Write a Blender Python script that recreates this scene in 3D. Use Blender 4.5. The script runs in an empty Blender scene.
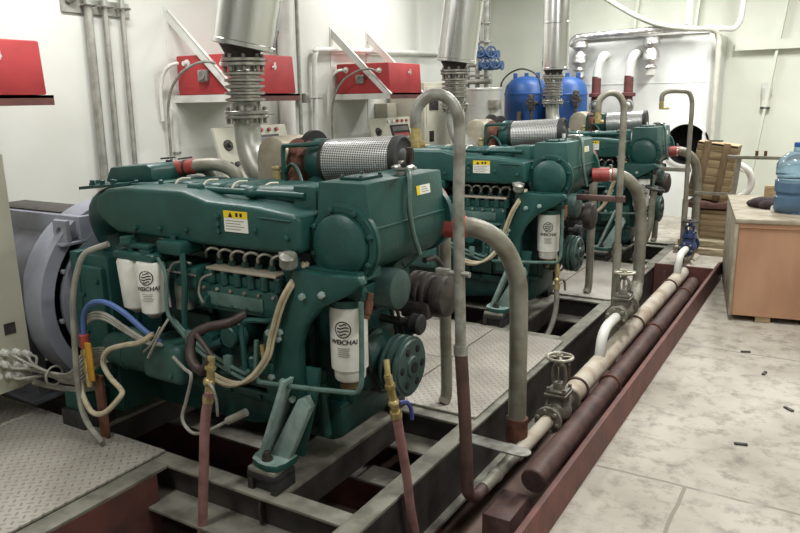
import bpy, bmesh, math, random
from mathutils import Vector as V, Matrix, Euler
random.seed(7)
C = bpy.context.scene.collection
PI = math.pi
# ---------------------------------------------------------------- mesh helpers
class MB:
    def __init__(s): s.v=[]; s.f=[]; s.m=[]; s.mi=0
    def add(s, vs, fs):
        o=len(s.v); s.v+=[V(p) for p in vs]; s.f+=[[i+o for i in f] for f in fs]; s.m+=[s.mi]*len(fs); return s
    def bm_add(s, bm, m=None):
        bm.verts.index_update()
        vs=[(m@v.co if m else v.co.copy()) for v in bm.verts]; fs=[[v.index for v in f.verts] for f in bm.faces]
        bm.free(); return s.add(vs,fs)
    def box(s,x0,x1,y0,y1,z0,z1,b=0,m=None,seg=2):
        bm=bmesh.new(); bmesh.ops.create_cube(bm,size=1)
        for v in bm.verts: v.co=V((x0+(v.co.x+.5)*(x1-x0), y0+(v.co.y+.5)*(y1-y0), z0+(v.co.z+.5)*(z1-z0)))
        if b: bmesh.ops.bevel(bm,geom=bm.edges[:],offset=b,segments=seg,affect='EDGES',profile=.5)
        return s.bm_add(bm,m)
    def prism(s,poly,plane,a,b,bev=0,m=None,seg=2):
        bm=bmesh.new()
        g={'xz':lambda u,v,t:(u,t,v),'yz':lambda u,v,t:(t,u,v),'xy':lambda u,v,t:(u,v,t)}[plane]
        A=[bm.verts.new(g(u,v,a)) for u,v in poly]; B=[bm.verts.new(g(u,v,b)) for u,v in poly]
        bm.faces.new(A); bm.faces.new(B[::-1]); n=len(A)
        for i in range(n): bm.faces.new((A[i],B[i],B[(i+1)%n],A[(i+1)%n]))
        bmesh.ops.recalc_face_normals(bm,faces=bm.faces[:])
        if bev:
            ed=[e for e in bm.edges if e.calc_face_angle(0)>.5]
            bmesh.ops.bevel(bm,geom=ed,offset=bev,segments=seg,affect='EDGES',profile=.5)
        return s.bm_add(bm,m)
    def lathe(s,p,axis,prof,n=20,caps=True):
        p=V(p); ax=V(axis).normalized(); u=ax.orthogonal().normalized(); w=ax.cross(u)
        vs=[];fs=[]
        for t,r in prof:
            for i in range(n):
                a=2*PI*i/n; vs.append(p+ax*t+(u*math.cos(a)+w*math.sin(a))*max(r,1e-5))
        for k in range(len(prof)-1):
            for i in range(n): j=(i+1)%n; fs.append([k*n+i,k*n+j,(k+1)*n+j,(k+1)*n+i])
        if caps: fs.append(list(range(n))[::-1]); fs.append([(len(prof)-1)*n+i for i in range(n)])
        return s.add(vs,fs)
    def cyl(s,p,q,r,r2=None,n=18,b=0):
        p=V(p);q=V(q);L=(q-p).length; r2=r if r2 is None else r2
        pr=[(0,r),(L,r2)] if not b else [(0,r-b),(b,r),(L-b,r2),(L,r2-b)]
        return s.lathe(p,q-p,pr,n)
    def tube(s,pts,r,n=10,k=6,caps=True):
        P=[V(p) for p in pts]
        if k>1 and len(P)>2:
            Q=[];E=[P[0]*2-P[1]]+P+[P[-1]*2-P[-2]]
            for i in range(1,len(E)-2):
                a,b,c,d=E[i-1:i+3]
                for j in range(k):
                    t=j/k; Q.append(.5*((2*b)+(c-a)*t+(2*a-5*b+4*c-d)*t*t+(3*b-a-3*c+d)*t**3))
            Q.append(P[-1]); P=Q
        vs=[];fs=[];u=None
        for i,p in enumerate(P):
            t=(P[min(i+1,len(P)-1)]-P[max(i-1,0)])
            t=t.normalized() if t.length>1e-9 else V((0,0,1))
            u=t.orthogonal().normalized() if u is None else (u-t*u.dot(t)).normalized()
            w=t.cross(u)
            for j in range(n):
                a=2*PI*j/n; vs.append(p+(u*math.cos(a)+w*math.sin(a))*r)
        for i in range(len(P)-1):
            for j in range(n): q=(j+1)%n; fs.append([i*n+j,i*n+q,(i+1)*n+q,(i+1)*n+j])
        fs.append(list(range(n))[::-1]); fs.append([(len(P)-1)*n+j for j in range(n)])
        return s.add(vs,fs)
    def torus(s,c,axis,R,r,n=28,k=8):
        c=V(c);ax=V(axis).normalized();u=ax.orthogonal().normalized();w=ax.cross(u);vs=[];fs=[]
        for i in range(n):
            d=u*math.cos(2*PI*i/n)+w*math.sin(2*PI*i/n)
            for j in range(k): a=2*PI*j/k; vs.append(c+d*(R+r*math.cos(a))+ax*(r*math.sin(a)))
        for i in range(n):
            for j in range(k):
                fs.append([i*k+j,((i+1)%n)*k+j,((i+1)%n)*k+(j+1)%k,i*k+(j+1)%k])
        return s.add(vs,fs)
    def sph(s,c,r,n=14):
        bm=bmesh.new(); bmesh.ops.create_uvsphere(bm,u_segments=n,v_segments=n//2+2,radius=1)
        r=(r,r,r) if not hasattr(r,'__len__') else r
        for v in bm.verts: v.co=V((c[0]+v.co.x*r[0],c[1]+v.co.y*r[1],c[2]+v.co.z*r[2]))
        return s.bm_add(bm)
    def bolts(s,pts,axis,r=.012,h=.012):
        for p in pts: s.lathe(V(p)-V(axis)*.004,axis,[(0,r),(h+.004,r),(h+.006,r*.7)],6)
        return s
    def ring_bolts(s,c,axis,R,n,r=.01,h=.012,ph=0):
        c=V(c);ax=V(axis).normalized();u=ax.orthogonal().normalized();w=ax.cross(u)
        return s.bolts([c+u*R*math.cos(2*PI*i/n+ph)+w*R*math.sin(2*PI*i/n+ph) for i in range(n)],ax,r,h)
def org(o):
    p=V(o.location)
    while o.parent: o=o.parent; p=p+V(o.location)
    return p
def _P(name,mb,mat,parent=None,ang=38):
    """one mesh object; geometry is given in world coordinates (or local to a rotated thing)"""
    me=bpy.data.meshes.new(name); o=V((0,0,0))
    if parent is not None: o=org(parent)
    me.from_pydata([tuple(v-o) for v in mb.v],[],mb.f)
    mats=mat if isinstance(mat,(list,tuple)) else [mat]
    for m in mats: me.materials.append(m)
    if len(mats)>1: me.polygons.foreach_set('material_index',mb.m)
    bm=bmesh.new(); bm.from_mesh(me); bmesh.ops.recalc_face_normals(bm,faces=bm.faces[:]); bm.to_mesh(me); bm.free()
    me.shade_smooth(); me.set_sharp_from_angle(angle=math.radians(ang))
    ob=bpy.data.objects.new(name,me); C.objects.link(ob); ob.parent=parent
    return ob
def PB(name,pts,axis,r,h,mat,parent):
    for p in pts: P(name,MB().bolts([p],axis,r,h),mat,parent)
def ringpts(c,axis,R,n,ph=0):
    c=V(c);ax=V(axis).normalized();u=ax.orthogonal().normalized();w=ax.cross(u)
    return [c+u*R*math.cos(2*PI*i/n+ph)+w*R*math.sin(2*PI*i/n+ph) for i in range(n)]
def tag(o,label,cat,group=None,kind=None):
    o['label']=label; o['category']=cat
    if group: o['group']=group
    if kind: o['kind']=kind
    return o
def thing(name,loc,label,cat,group=None,rz=0,local=False):
    o=bpy.data.objects.new(name,None); C.objects.link(o); o.location=loc; o.rotation_euler=(0,0,rz); o.empty_display_size=.1
    if rz or local: LOCAL.add(o.name)
    return tag(o,label,cat,group)
LOCAL=set()
def P(name,mb,mat,parent=None,ang=38):
    # geometry of rotated things is already local
    r=parent
    while r is not None and r.parent is not None: r=r.parent
    if r is not None and r.name in LOCAL:
        sh=V(r.location); mb.v=[v+sh for v in mb.v]
    return _P(name,mb,mat,parent,ang)
def one(name,mb,mat,label,cat,group=None,loc=None,ang=38):
    """a thing that is a single mesh; origin moved to its base"""
    if loc is None:
        xs=[v.x for v in mb.v];ys=[v.y for v in mb.v];zs=[v.z for v in mb.v]
        loc=((min(xs)+max(xs))/2,(min(ys)+max(ys))/2,min(zs))
    l=V(loc); mb.v=[v-l for v in mb.v]
    o=_P(name,mb,mat,None,ang); o.location=l
    return tag(o,label,cat,group)
def struct(name,mb,mat,ang=38):
    o=_P(name,mb,mat,None,ang); o['kind']='structure'; return o
def dup(root,loc,label=None,skip=()):
    r=root.copy(); C.objects.link(r); r.location=loc
    if label: r['label']=label
    def rec(a,b):
        for ch in list(a.children):
            if ch.name.split('.')[0] in skip: continue
            c=ch.copy(); C.objects.link(c); c.parent=b; rec(ch,c)
    rec(root,r); return r
def text_mb(txt,size,sx=1.0,shear=0.0):
    cu=bpy.data.curves.new('t','FONT'); cu.body=txt; cu.size=size; cu.align_x='CENTER'; cu.shear=shear; cu.offset=size*.025
    ob=bpy.data.objects.new('t',cu); me=bpy.data.meshes.new_from_object(ob)
    vs=[(v.co.x*sx,v.co.y) for v in me.vertices]; fs=[list(p.vertices) for p in me.polygons]
    bpy.data.objects.remove(ob); bpy.data.curves.remove(cu); bpy.data.meshes.remove(me)
    return vs,fs
# ---------------------------------------------------------------- materials
def mat(name,col,rough=.5,metal=0.,col2=None,scale=6.,bump=0.,lo=.4,hi=.65,detail=5.,trans=0.,ior=1.45,bscale=None,spec=.5,rough2=None,stretch=None):
    m=bpy.data.materials.new(name); m.use_nodes=True; nt=m.node_tree; b=nt.nodes['Principled BSDF']
    b.inputs['Base Color'].default_value=(*col,1); b.inputs['Roughness'].default_value=rough; b.inputs['Metallic'].default_value=metal
    b.inputs['Transmission Weight'].default_value=trans; b.inputs['IOR'].default_value=ior; b.inputs['Specular IOR Level'].default_value=spec
    if col2 is not None or bump:
        tc=nt.nodes.new('ShaderNodeTexCoord'); src=tc.outputs['Object']
        if stretch:
            mp=nt.nodes.new('ShaderNodeMapping'); mp.inputs['Scale'].default_value=stretch; nt.links.new(src,mp.inputs[0]); src=mp.outputs[0]
        nz=nt.nodes.new('ShaderNodeTexNoise'); nz.inputs['Scale'].default_value=scale; nz.inputs['Detail'].default_value=detail
        nt.links.new(src,nz.inputs['Vector'])
        if col2 is not None:
            r=nt.nodes.new('ShaderNodeValToRGB'); r.color_ramp.elements[0].position=lo; r.color_ramp.elements[1].position=hi
            r.color_ramp.elements[0].color=(*col,1); r.color_ramp.elements[1].color=(*col2,1)
            nt.links.new(nz.outputs['Fac'],r.inputs[0]); nt.links.new(r.outputs[0],b.inputs['Base Color'])
            if rough2 is not None:
                mr=nt.nodes.new('ShaderNodeMapRange'); mr.inputs['From Min'].default_value=lo; mr.inputs['From Max'].default_value=hi
                mr.inputs['To Min'].default_value=rough; mr.inputs['To Max'].default_value=rough2
                nt.links.new(nz.outputs['Fac'],mr.inputs[0]); nt.links.new(mr.outputs[0],b.inputs['Roughness'])
        if bump:
            n2=nt.nodes.new('ShaderNodeTexNoise'); n2.inputs['Scale'].default_value=bscale or scale*3; n2.inputs['Detail'].default_value=4
            nt.links.new(src,n2.inputs['Vector'])
            bp=nt.nodes.new('ShaderNodeBump'); bp.inputs['Strength'].default_value=bump; bp.inputs['Distance'].default_value=.02
            nt.links.new(n2.outputs['Fac'],bp.inputs['Height']); nt.links.new(bp.outputs[0],b.inputs['Normal'])
    return m
class NX:
    """tiny expression helper for math nodes"""
    def __init__(s,nt): s.nt=nt
    def __call__(s,op,*a):
        n=s.nt.nodes.new('ShaderNodeMath'); n.operation=op
        for i,x in enumerate(a):
            if isinstance(x,(int,float)): n.inputs[i].default_value=x
            else: s.nt.links.new(x,n.inputs[i])
        return n.outputs[0]
def S(r,g,b):   # sRGB 0-255 -> linear
    f=lambda c:(c/255/12.92 if c/255<=.04045 else ((c/255+.055)/1.055)**2.4)
    return (f(r),f(g),f(b))
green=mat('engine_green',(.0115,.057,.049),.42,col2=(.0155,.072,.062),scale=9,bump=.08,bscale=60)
greend=mat('engine_green_dark',(.008,.040,.036),.42,col2=(.014,.062,.055),scale=14,bump=.12,bscale=50)  # darker copy of the engine green for block, pan and inner parts
greenl=mat('mount_grey_green',S(150,168,164),.5,col2=S(118,142,136),scale=14)
gen=mat('generator_grey',S(146,149,160),.5,col2=S(128,131,142),scale=5,bump=.05)
whitef=mat('filter_white',S(222,222,214),.35,col2=S(205,204,194),scale=8)
ink=mat('black_ink',(.012,.012,.012),.5)
greyink=mat('grey_ink',S(130,130,126),.6)
yellow=mat('label_yellow',S(226,196,40),.5)
labelw=mat('label_white',S(225,225,215),.5)
black=mat('black_rubber',(.018,.018,.018),.6,col2=(.03,.03,.028),scale=20)
dark=mat('dark_cast_iron',(.035,.033,.031),.55,metal=.3,col2=(.07,.062,.055),scale=25,bump=.2)
altm=mat('alternator_brown',S(80,74,70),.55,metal=.3,col2=S(54,50,48),scale=20,bump=.15)
steel=mat('bright_steel',(.55,.54,.5),.32,metal=1.,col2=(.35,.34,.31),scale=30)
galv=mat('galvanised_steel',S(156,156,150),.45,metal=.4,col2=S(120,118,108),scale=18,bump=.06)
galvd=mat('dirty_galvanised_steel',S(142,140,128),.5,metal=.25,col2=S(112,106,92),scale=10,bump=.12,lo=.4,hi=.7)
rustp=mat('rust_primer_pipe',S(92,68,63),.6,col2=S(68,52,49),scale=12,bump=.1)
maroon=mat('maroon_primer',S(108,66,60),.65,col2=S(78,54,50),scale=7,bump=.15,lo=.35,hi=.7)
bilge=mat('bilge_paint',S(122,102,92),.7,col2=S(78,58,52),scale=2.2,bump=.2,lo=.38,hi=.66)
redhose=mat('red_silicone_hose',S(158,66,58),.5,col2=S(128,58,52),scale=14)
pinkhose=mat('pinkish_rubber_hose',S(150,112,108),.6,col2=S(126,92,88),scale=16)
brownhose=mat('brown_rubber_hose',S(62,48,44),.5,col2=S(44,34,32),scale=30,bump=.1)
brass=mat('brass',S(206,190,140),.36,metal=.75,col2=S(176,156,104),scale=20)
bowl=mat('bowl_bronze',S(120,100,66),.5,metal=.3,col2=S(92,74,50),scale=14)
lineg=mat('line_grey_green',S(88,114,108),.45,col2=S(70,94,88),scale=14)
pulm=mat('pulley_grey_green',S(62,84,80),.45,metal=.1,col2=S(48,70,66),scale=12)
startm=mat('starter_grey_green',S(50,86,79),.45,col2=S(42,72,66),scale=10,bump=.06,bscale=60)
clipm=mat('clip_wire',S(214,208,190),.3,metal=.2)
brassy=mat('yellow_handle',S(190,140,40),.5,col2=S(160,112,36),scale=10)
blue=mat('valve_blue',S(64,90,126),.4,col2=S(50,72,104),scale=12)
bluetank=mat('tank_blue',S(38,80,140),.45,col2=S(34,70,124),scale=5)
bluehose=mat('blue_hose',S(78,104,158),.45)
cream=mat('cream_hose',S(186,176,150),.5,col2=S(160,148,122),scale=12)
greyhose=mat('grey_hose',S(150,148,138),.55,col2=S(122,120,112),scale=12)
cable=mat('pale_cable',S(160,158,148),.5,col2=S(122,120,112),scale=10)
beige=mat('panel_beige',S(178,175,158),.5,col2=S(168,165,148),scale=4)
redp=mat('red_paint',S(174,56,58),.55,col2=S(160,50,52),scale=5,bump=.03)
whitep=mat('white_paint',S(214,214,208),.5,col2=S(200,200,192),scale=5)
wallm=mat('wall_paint',S(214,215,208),.6,col2=S(206,207,199),scale=1.3,bump=.06,bscale=3)
wallg=mat('wall_paint_far',S(224,226,214),.6,col2=S(216,219,205),scale=1.3,bump=.06,bscale=3)
whitebox=mat('insulated_casing_white',S(224,226,222),.45,col2=S(214,216,212),scale=2,bump=.04,bscale=8)
ceilm=mat('ceiling_paint',S(215,216,208),.7)
silver=mat('silver_jacket',(.78,.78,.77),.24,metal=1.,col2=(.50,.51,.51),scale=2.5,bump=.15,bscale=14,stretch=(1,1,.15))
bell=mat('stainless_bellows',(.42,.41,.38),.36,metal=1.,col2=(.3,.29,.27),scale=14)
pipesil=mat('silver_painted_pipe',S(170,170,162),.42,metal=.6,col2=S(146,146,138),scale=10)
clad=mat('pale_cladding',S(196,196,190),.38,metal=.55,col2=S(180,180,174),scale=3)
oldw=mat('old_white_paint',S(192,192,178),.5,col2=S(172,172,156),scale=6)
conem=mat('dark_lagging',S(74,64,62),.7,col2=S(56,48,46),scale=14,bump=.4)
rusty=mat('rusty_iron',S(110,72,56),.75,col2=S(76,48,38),scale=18,bump=.3)
shield=mat('heat_shield',S(176,168,150),.5,metal=.35,col2=S(150,142,124),scale=6,bump=.12)
lagg=mat('pale_pipe_lagging',S(184,176,160),.7,col2=S(140,116,92),scale=7,bump=.2,lo=.45,hi=.8)
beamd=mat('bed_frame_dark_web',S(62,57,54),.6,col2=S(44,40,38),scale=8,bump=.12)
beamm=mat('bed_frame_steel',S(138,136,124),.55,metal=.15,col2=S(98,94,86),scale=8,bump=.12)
wood=mat('crate_wood',S(166,146,112),.75,col2=S(128,108,80),scale=4,bump=.05,stretch=(.6,1,7))
wood2=mat('grey_timber',S(176,166,140),.75,col2=S(136,122,98),scale=5,bump=.2,stretch=(1,6,6))
ply=mat('plywood_face',S(176,136,108),.65,col2=S(158,118,92),scale=3.5,bump=.05,stretch=(1,1,.35),detail=8)
plye=mat('plywood_edge',S(158,149,130),.7,col2=S(130,120,102),scale=8)
cloth=mat('dark_rag',S(62,48,48),.9,col2=S(40,32,32),scale=20,bump=.3)
sacking=mat('brown_sacking',S(112,82,74),.9,col2=S(84,60,54),scale=16,bump=.4)
bottlem=mat('blue_clear_plastic',(.45,.68,.9),.08,trans=.85,ior=1.3)
waterm=mat('water_blue',(.16,.36,.72),.15,trans=.5,ior=1.33)
blackhole=mat('hole_shade',(.01,.01,.011),.8)  # near-black colour stands for the darkness inside duct, bores and gaps
display=mat('display_dark',S(46,40,40),.25)
lampm=mat('lamp_glass',S(225,225,215),.3)
chrome=mat('chrome',(.75,.75,.73),.16,metal=1.)
def floor_mat():
    m=mat('stained_floor',S(176,170,158),.6,col2=S(146,139,126),scale=2.0,bump=.08,bscale=20,lo=.35,hi=.7,detail=8)
    nt=m.node_tree; b=nt.nodes['Principled BSDF']; x=NX(nt)
    tc=nt.nodes.new('ShaderNodeTexCoord'); base=b.inputs['Base Color'].links[0].from_socket
    nz=nt.nodes.new('ShaderNodeTexNoise'); nz.inputs['Scale'].default_value=9; nz.inputs['Detail'].default_value=6; nz.inputs['Roughness'].default_value=.7
    nt.links.new(tc.outputs['Object'],nz.inputs['Vector'])
    f=x('MULTIPLY',x('MAXIMUM',x('SUBTRACT',nz.outputs['Fac'],.48),0),3.6)
    n3=nt.nodes.new('ShaderNodeTexNoise'); n3.inputs['Scale'].default_value=4.5; n3.inputs['Detail'].default_value=7; nt.links.new(tc.outputs['Object'],n3.inputs['Vector'])
    g=x('MINIMUM',x('MULTIPLY',x('MAXIMUM',x('SUBTRACT',n3.outputs['Fac'],.6),0),4),.3)
    # weld seams between floor plates
    sp=nt.nodes.new('ShaderNodeSeparateXYZ'); nt.links.new(tc.outputs['Object'],sp.inputs[0])
    n4=nt.nodes.new('ShaderNodeTexNoise'); n4.inputs['Scale'].default_value=3; nt.links.new(tc.outputs['Object'],n4.inputs['Vector'])
    wob=x('MULTIPLY',x('SUBTRACT',n4.outputs['Fac'],.5),.03)
    def seam(c,per,off): 
        d=x('ABSOLUTE',x('SUBTRACT',x('FRACT',x('DIVIDE',x('ADD',x('ADD',c,wob),off),per)),.5)); return x('LESS_THAN',d,.008/per)
    s=x('MAXIMUM',seam(sp.outputs['Y'],1.91,1.755),x('MULTIPLY',seam(sp.outputs['X'],2.2,1.53),x('LESS_THAN',sp.outputs['Y'],3.02)))
    mx=nt.nodes.new('ShaderNodeMix'); mx.data_type='RGBA'; nt.links.new(base,mx.inputs[6]); mx.inputs[7].default_value=(*S(92,84,72),1)
    nt.links.new(x('MINIMUM',x('MAXIMUM',f,x('MULTIPLY',s,.6)),.8),mx.inputs[0])
    m2=nt.nodes.new('ShaderNodeMix'); m2.data_type='RGBA'; nt.links.new(mx.outputs[2],m2.inputs[6]); m2.inputs[7].default_value=(*S(204,200,190),1); nt.links.new(g,m2.inputs[0])
    nt.links.new(m2.outputs[2],b.inputs['Base Color']); return m
floorm=floor_mat()
def tread_mat():
    m=mat('tread_plate',S(174,169,159),.5,metal=.1,col2=S(142,136,127),scale=2.6,lo=.35,hi=.7,detail=7)
    nt=m.node_tree;b=nt.nodes['Principled BSDF'];x=NX(nt)
    tc=nt.nodes.new('ShaderNodeTexCoord'); sp=nt.nodes.new('ShaderNodeSeparateXYZ'); nt.links.new(tc.outputs['Object'],sp.inputs[0])
    X,Y=sp.outputs['X'],sp.outputs['Y']; k=.7071/.036
    u=x('MULTIPLY',x('ADD',X,Y),k); w=x('MULTIPLY',x('SUBTRACT',X,Y),k)
    fu=x('SUBTRACT',x('FRACT',u),.5); fw=x('SUBTRACT',x('FRACT',w),.5)
    par=x('MODULO',x('ABSOLUTE',x('ADD',x('FLOOR',u),x('FLOOR',w))),2)
    def el(a,c): return x('SUBTRACT',1,x('ADD',x('POWER',x('DIVIDE',x('ABSOLUTE',a),.46),2),x('POWER',x('DIVIDE',x('ABSOLUTE',c),.17),2)))
    h=x('ADD',x('MULTIPLY',par,x('MAXIMUM',el(fu,fw),0)),x('MULTIPLY',x('SUBTRACT',1,par),x('MAXIMUM',el(fw,fu),0)))
    bp=nt.nodes.new('ShaderNodeBump'); bp.inputs['Strength'].default_value=.9; bp.inputs['Distance'].default_value=.004
    nt.links.new(x('MINIMUM',h,.6),bp.inputs['Height']); nt.links.new(bp.outputs[0],b.inputs['Normal'])
    base=b.inputs['Base Color'].links[0].from_socket
    mx=nt.nodes.new('ShaderNodeMix'); mx.data_type='RGBA'; nt.links.new(base,mx.inputs[6]); mx.inputs[7].default_value=(*S(108,100,92),1)
    nt.links.new(x('MULTIPLY',x('MINIMUM',x('MULTIPLY',h,3),1),.42),mx.inputs[0]); nt.links.new(mx.outputs[2],b.inputs['Base Color'])
    return m
tread=tread_mat()
def perf_mat():
    m=mat('perforated_mesh',(.5,.5,.48),.38,metal=.8); nt=m.node_tree;b=nt.nodes['Principled BSDF'];x=NX(nt)
    tc=nt.nodes.new('ShaderNodeTexCoord'); mp=nt.nodes.new('ShaderNodeMapping'); mp.inputs['Location'].default_value=(0,-.38,-1.35)
    nt.links.new(tc.outputs['Object'],mp.inputs[0]); sp=nt.nodes.new('ShaderNodeSeparateXYZ'); nt.links.new(mp.outputs[0],sp.inputs[0])
    a=x('MULTIPLY',x('ARCTAN2',sp.outputs['Z'],sp.outputs['Y']),26./1.0); c=x('MULTIPLY',sp.outputs['X'],2*PI/.026)
    h=x('MULTIPLY',x('SINE',x('ADD',a,c)),x('SINE',x('SUBTRACT',a,c)))
    msk=x('GREATER_THAN',h,.12)
    mx=nt.nodes.new('ShaderNodeMix'); mx.data_type='RGBA'; mx.inputs[6].default_value=(.62,.62,.6,1); mx.inputs[7].default_value=(.05,.052,.055,1)
    nt.links.new(msk,mx.inputs[0]); nt.links.new(mx.outputs[2],b.inputs['Base Color'])
    nt.links.new(x('MULTIPLY',x('SUBTRACT',1,msk),.75),b.inputs['Metallic'])
    bp=nt.nodes.new('ShaderNodeBump'); bp.inputs['Strength'].default_value=.6; bp.inputs['Distance'].default_value=.004; bp.invert=True
    nt.links.new(msk,bp.inputs['Height']); nt.links.new(bp.outputs[0],b.inputs['Normal']); return m
perf=perf_mat()
# ---------------------------------------------------------------- setting
XW=-5.2; YF=11.6; ZC=3.7; XR=3.2; YN=-2.2
struct('floor',MB().box(-.82,XR,YN,YF,-.5,0).box(XW,-.82,8.45,YF,-.5,0).box(-1.465,-.82,7.25,8.45,-.5,0).box(XW,-4.55,YN,8.45,-.5,0),floorm)
struct('floor_bilge',MB().box(-4.55,-.82,YN,8.45,-.62,-.55),bilge)
struct('wall_left',MB().box(XW-.1,XW,YN,YF,-.5,ZC),wallm)
struct('wall_far',MB().box(XW-.1,XR+.1,YF,YF+.1,-.5,ZC),wallg)
struct('wall_right',MB().box(XR,XR+.1,YN,YF,-.5,ZC),wallg)
struct('wall_near',MB().box(XW-.1,XR+.1,YN-.1,YN,-.5,ZC),wallm)
struct('ceiling',MB().box(XW-.1,XR+.1,YN-.1,YF+.1,ZC,ZC+.1),ceilm)
# kerb plate of the pipe trench
struct('trim_1',MB().box(-.845,-.82,YN,6.88,-.5,.165,.003).box(-1.465,-.82,7.225,7.25,-.5,.02).prism([(6.88,-.5),(6.88,.165),(7.25,.1),(7.25,-.5)],'yz',-.845,-.82),maroon)
# hull frames (ribs) and stringer on the far wall, rib on left wall
rb=MB()
for xb,xt in ((-.55,-.28),(-1.15,-.75),(.3,.6),(-2.2,-1.9),(-3.1,-2.75),(1.2,1.5)):
    rb.prism([(xb,0),(xb+.035,0),(xt+.035,ZC),(xt,ZC)],'xz',YF-.12,YF)
struct('trim_2',rb,wallg)
struct('trim_3',MB().box(-1.42,XR,YF-.14,YF,2.32,2.35).box(-1.42,XR,YF-.16,YF-.14,2.22,2.35),wallg)
# ---------------------------------------------------------------- engine bed frames
def bed_frame(oy,label):
    t=thing('bed_frame',(-2.9,2.62+oy,-.55),label,'steel frame','engine bed frames')
    def beam(b): P('beam',b,beamm,t)
    y=oy
    # front and rear crossbeams: I-sections with a bottom flange
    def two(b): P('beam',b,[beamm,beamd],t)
    for y0,y1 in ((2.05,2.145),(3.105,3.195)):
        ym=(y0+y1)/2; xl=-4.5
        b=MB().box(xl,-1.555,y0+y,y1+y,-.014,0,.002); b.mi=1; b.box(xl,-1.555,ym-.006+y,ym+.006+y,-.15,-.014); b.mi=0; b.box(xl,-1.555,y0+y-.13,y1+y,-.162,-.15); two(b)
    # longitudinal bearers under the feet
    for x0,x1 in ((-2.12,-1.905),(-3.36,-3.18),(-4.5,-4.38)):
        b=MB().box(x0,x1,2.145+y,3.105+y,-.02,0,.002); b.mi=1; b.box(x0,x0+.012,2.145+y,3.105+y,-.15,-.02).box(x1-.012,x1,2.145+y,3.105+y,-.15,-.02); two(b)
    # foundation girders deep in the bilge
    for y0,y1 in ((2.24,2.42),(2.84,3.0)):
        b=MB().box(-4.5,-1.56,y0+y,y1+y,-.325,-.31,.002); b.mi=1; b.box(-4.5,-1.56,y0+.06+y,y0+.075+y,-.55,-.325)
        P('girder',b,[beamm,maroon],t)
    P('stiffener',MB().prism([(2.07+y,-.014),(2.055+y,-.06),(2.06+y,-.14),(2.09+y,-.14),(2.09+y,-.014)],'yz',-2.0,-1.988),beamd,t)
    return t
for i,(oy,l) in enumerate(((0,'dark open steel bed frame under the front engine, nearest the camera'),(2.56,'dark open steel bed frame under the middle engine'),(5.06,'dark open steel bed frame under the rearmost engine'))): bed_frame(oy,l)
# long side beam along the trench and the near beam beside the aisle
def ybeam(x0,x1,y0,y1,label):
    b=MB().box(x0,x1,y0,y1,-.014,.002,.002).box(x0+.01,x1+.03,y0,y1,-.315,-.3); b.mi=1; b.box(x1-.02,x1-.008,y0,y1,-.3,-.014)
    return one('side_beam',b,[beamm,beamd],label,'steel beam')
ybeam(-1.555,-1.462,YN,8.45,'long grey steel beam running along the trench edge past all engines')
b=MB().box(-2.655,-2.55,YN,2.048,-.014,.002,.002); b.mi=1; b.box(-2.562,-2.55,YN,1.985,-.5,-.014)
one('side_beam',b,[beamm,maroon],'steel beam with maroon side edging the tread plate walkway at lower left','steel beam')
# lower cross angles in the near bilge
for i,(yy,l) in enumerate(((1.55,'grey lower angle bar in the open bilge nearest the front crossbeam'),(.75,'grey lower angle bar in the open bilge closest to the camera'))):
    one('angle_bar',MB().box(-2.54,-1.5,yy,yy+.16,-.34,-.328).box(-2.54,-1.5,yy,yy+.012,-.55,-.34),beamm,l,'steel bar','bilge angle bars')
# tread plates
def plate(x0,x1,y0,y1,label,z=.004,t=.012):
    return one('deck_plate',MB().box(x0,x1,y0,y1,z,z+t,.002),tread,label,'deck plate','tread plate decking')
plate(-3.62,-2.655,.55,2.13,'tread plate at lower left in front of the starter motor of the front engine')
plate(-4.55,-3.63,.55,2.13,'tread plate at far lower left below the beige terminal cabinet')
plate(-3.62,-2.655,-2.1,.54,'tread plate at the bottom left corner nearest the camera')
def deck(oy,names):
    y0=3.2+oy; y1=4.6+oy-(.02 if oy else 0); k=(y0+y1)/2
    plate(-2.02,-1.5,y0-.015,y1-.02,names[0],.0035)
    plate(-3.1,-2.03,y0-.005,k,names[1],.0035); plate(-3.1,-2.03,k+.008,y1,names[2],.0035)
    plate(-4.5,-3.11,y0,y1,names[3],.0035)
deck(0,('tread plate along the trench between front and middle engines, with dirty pale surface','tread plate behind the front engine pulley, between it and the middle engine','tread plate right in front of the middle engine oil pan','tread plate beside the front generator, between front and middle sets'))
deck(2.56,('tread plate along the trench between the middle and rear engines','tread plate just behind the middle engine pulleys','tread plate right in front of the rear engine oil pan','tread plate beside the middle generator, hidden between middle and rear sets'))
plate(-4.5,-1.5,8.31,8.45,'narrow tread plate behind the rearmost engine')
# ---------------------------------------------------------------- diesel engine
def wrap(cx,cy,r,th0,z0,vs2,fs,mb):
    """flat lettering bent round a vertical cylinder; th0 measured from -Y towards +X"""
    out=[]
    for u,v in vs2:
        a=th0+u/r; out.append((cx+math.sin(a)*r,cy-math.cos(a)*r,z0+v))
    mb.add(out,fs); return mb
def ringstripes(R):
    """round emblem: ring with wavy bars inside"""
    vs=[];fs=[]
    def strip(pts_a,pts_b):
        o=len(vs); n=len(pts_a); vs.extend(pts_a); vs.extend(pts_b)
        for i in range(n-1): fs.append([o+i,o+i+1,o+n+i+1,o+n+i])
    n=28
    strip([(R*math.cos(2*PI*i/n),R*math.sin(2*PI*i/n)) for i in range(n+1)],[(R*.86*math.cos(2*PI*i/n),R*.86*math.sin(2*PI*i/n)) for i in range(n+1)])
    for c in (-.56,-.19,.19,.56):
        w=math.sqrt(max(0,.72**2-c*c)); A=[];B=[]
        for i in range(13):
            s=-1+2*i/12; xx=s*w*R; yy=c*R+math.sin(s*PI)*.09*R
            A.append((xx,yy-.085*R)); B.append((xx,yy+.085*R))
        strip(A,B)
    return vs,fs
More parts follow.
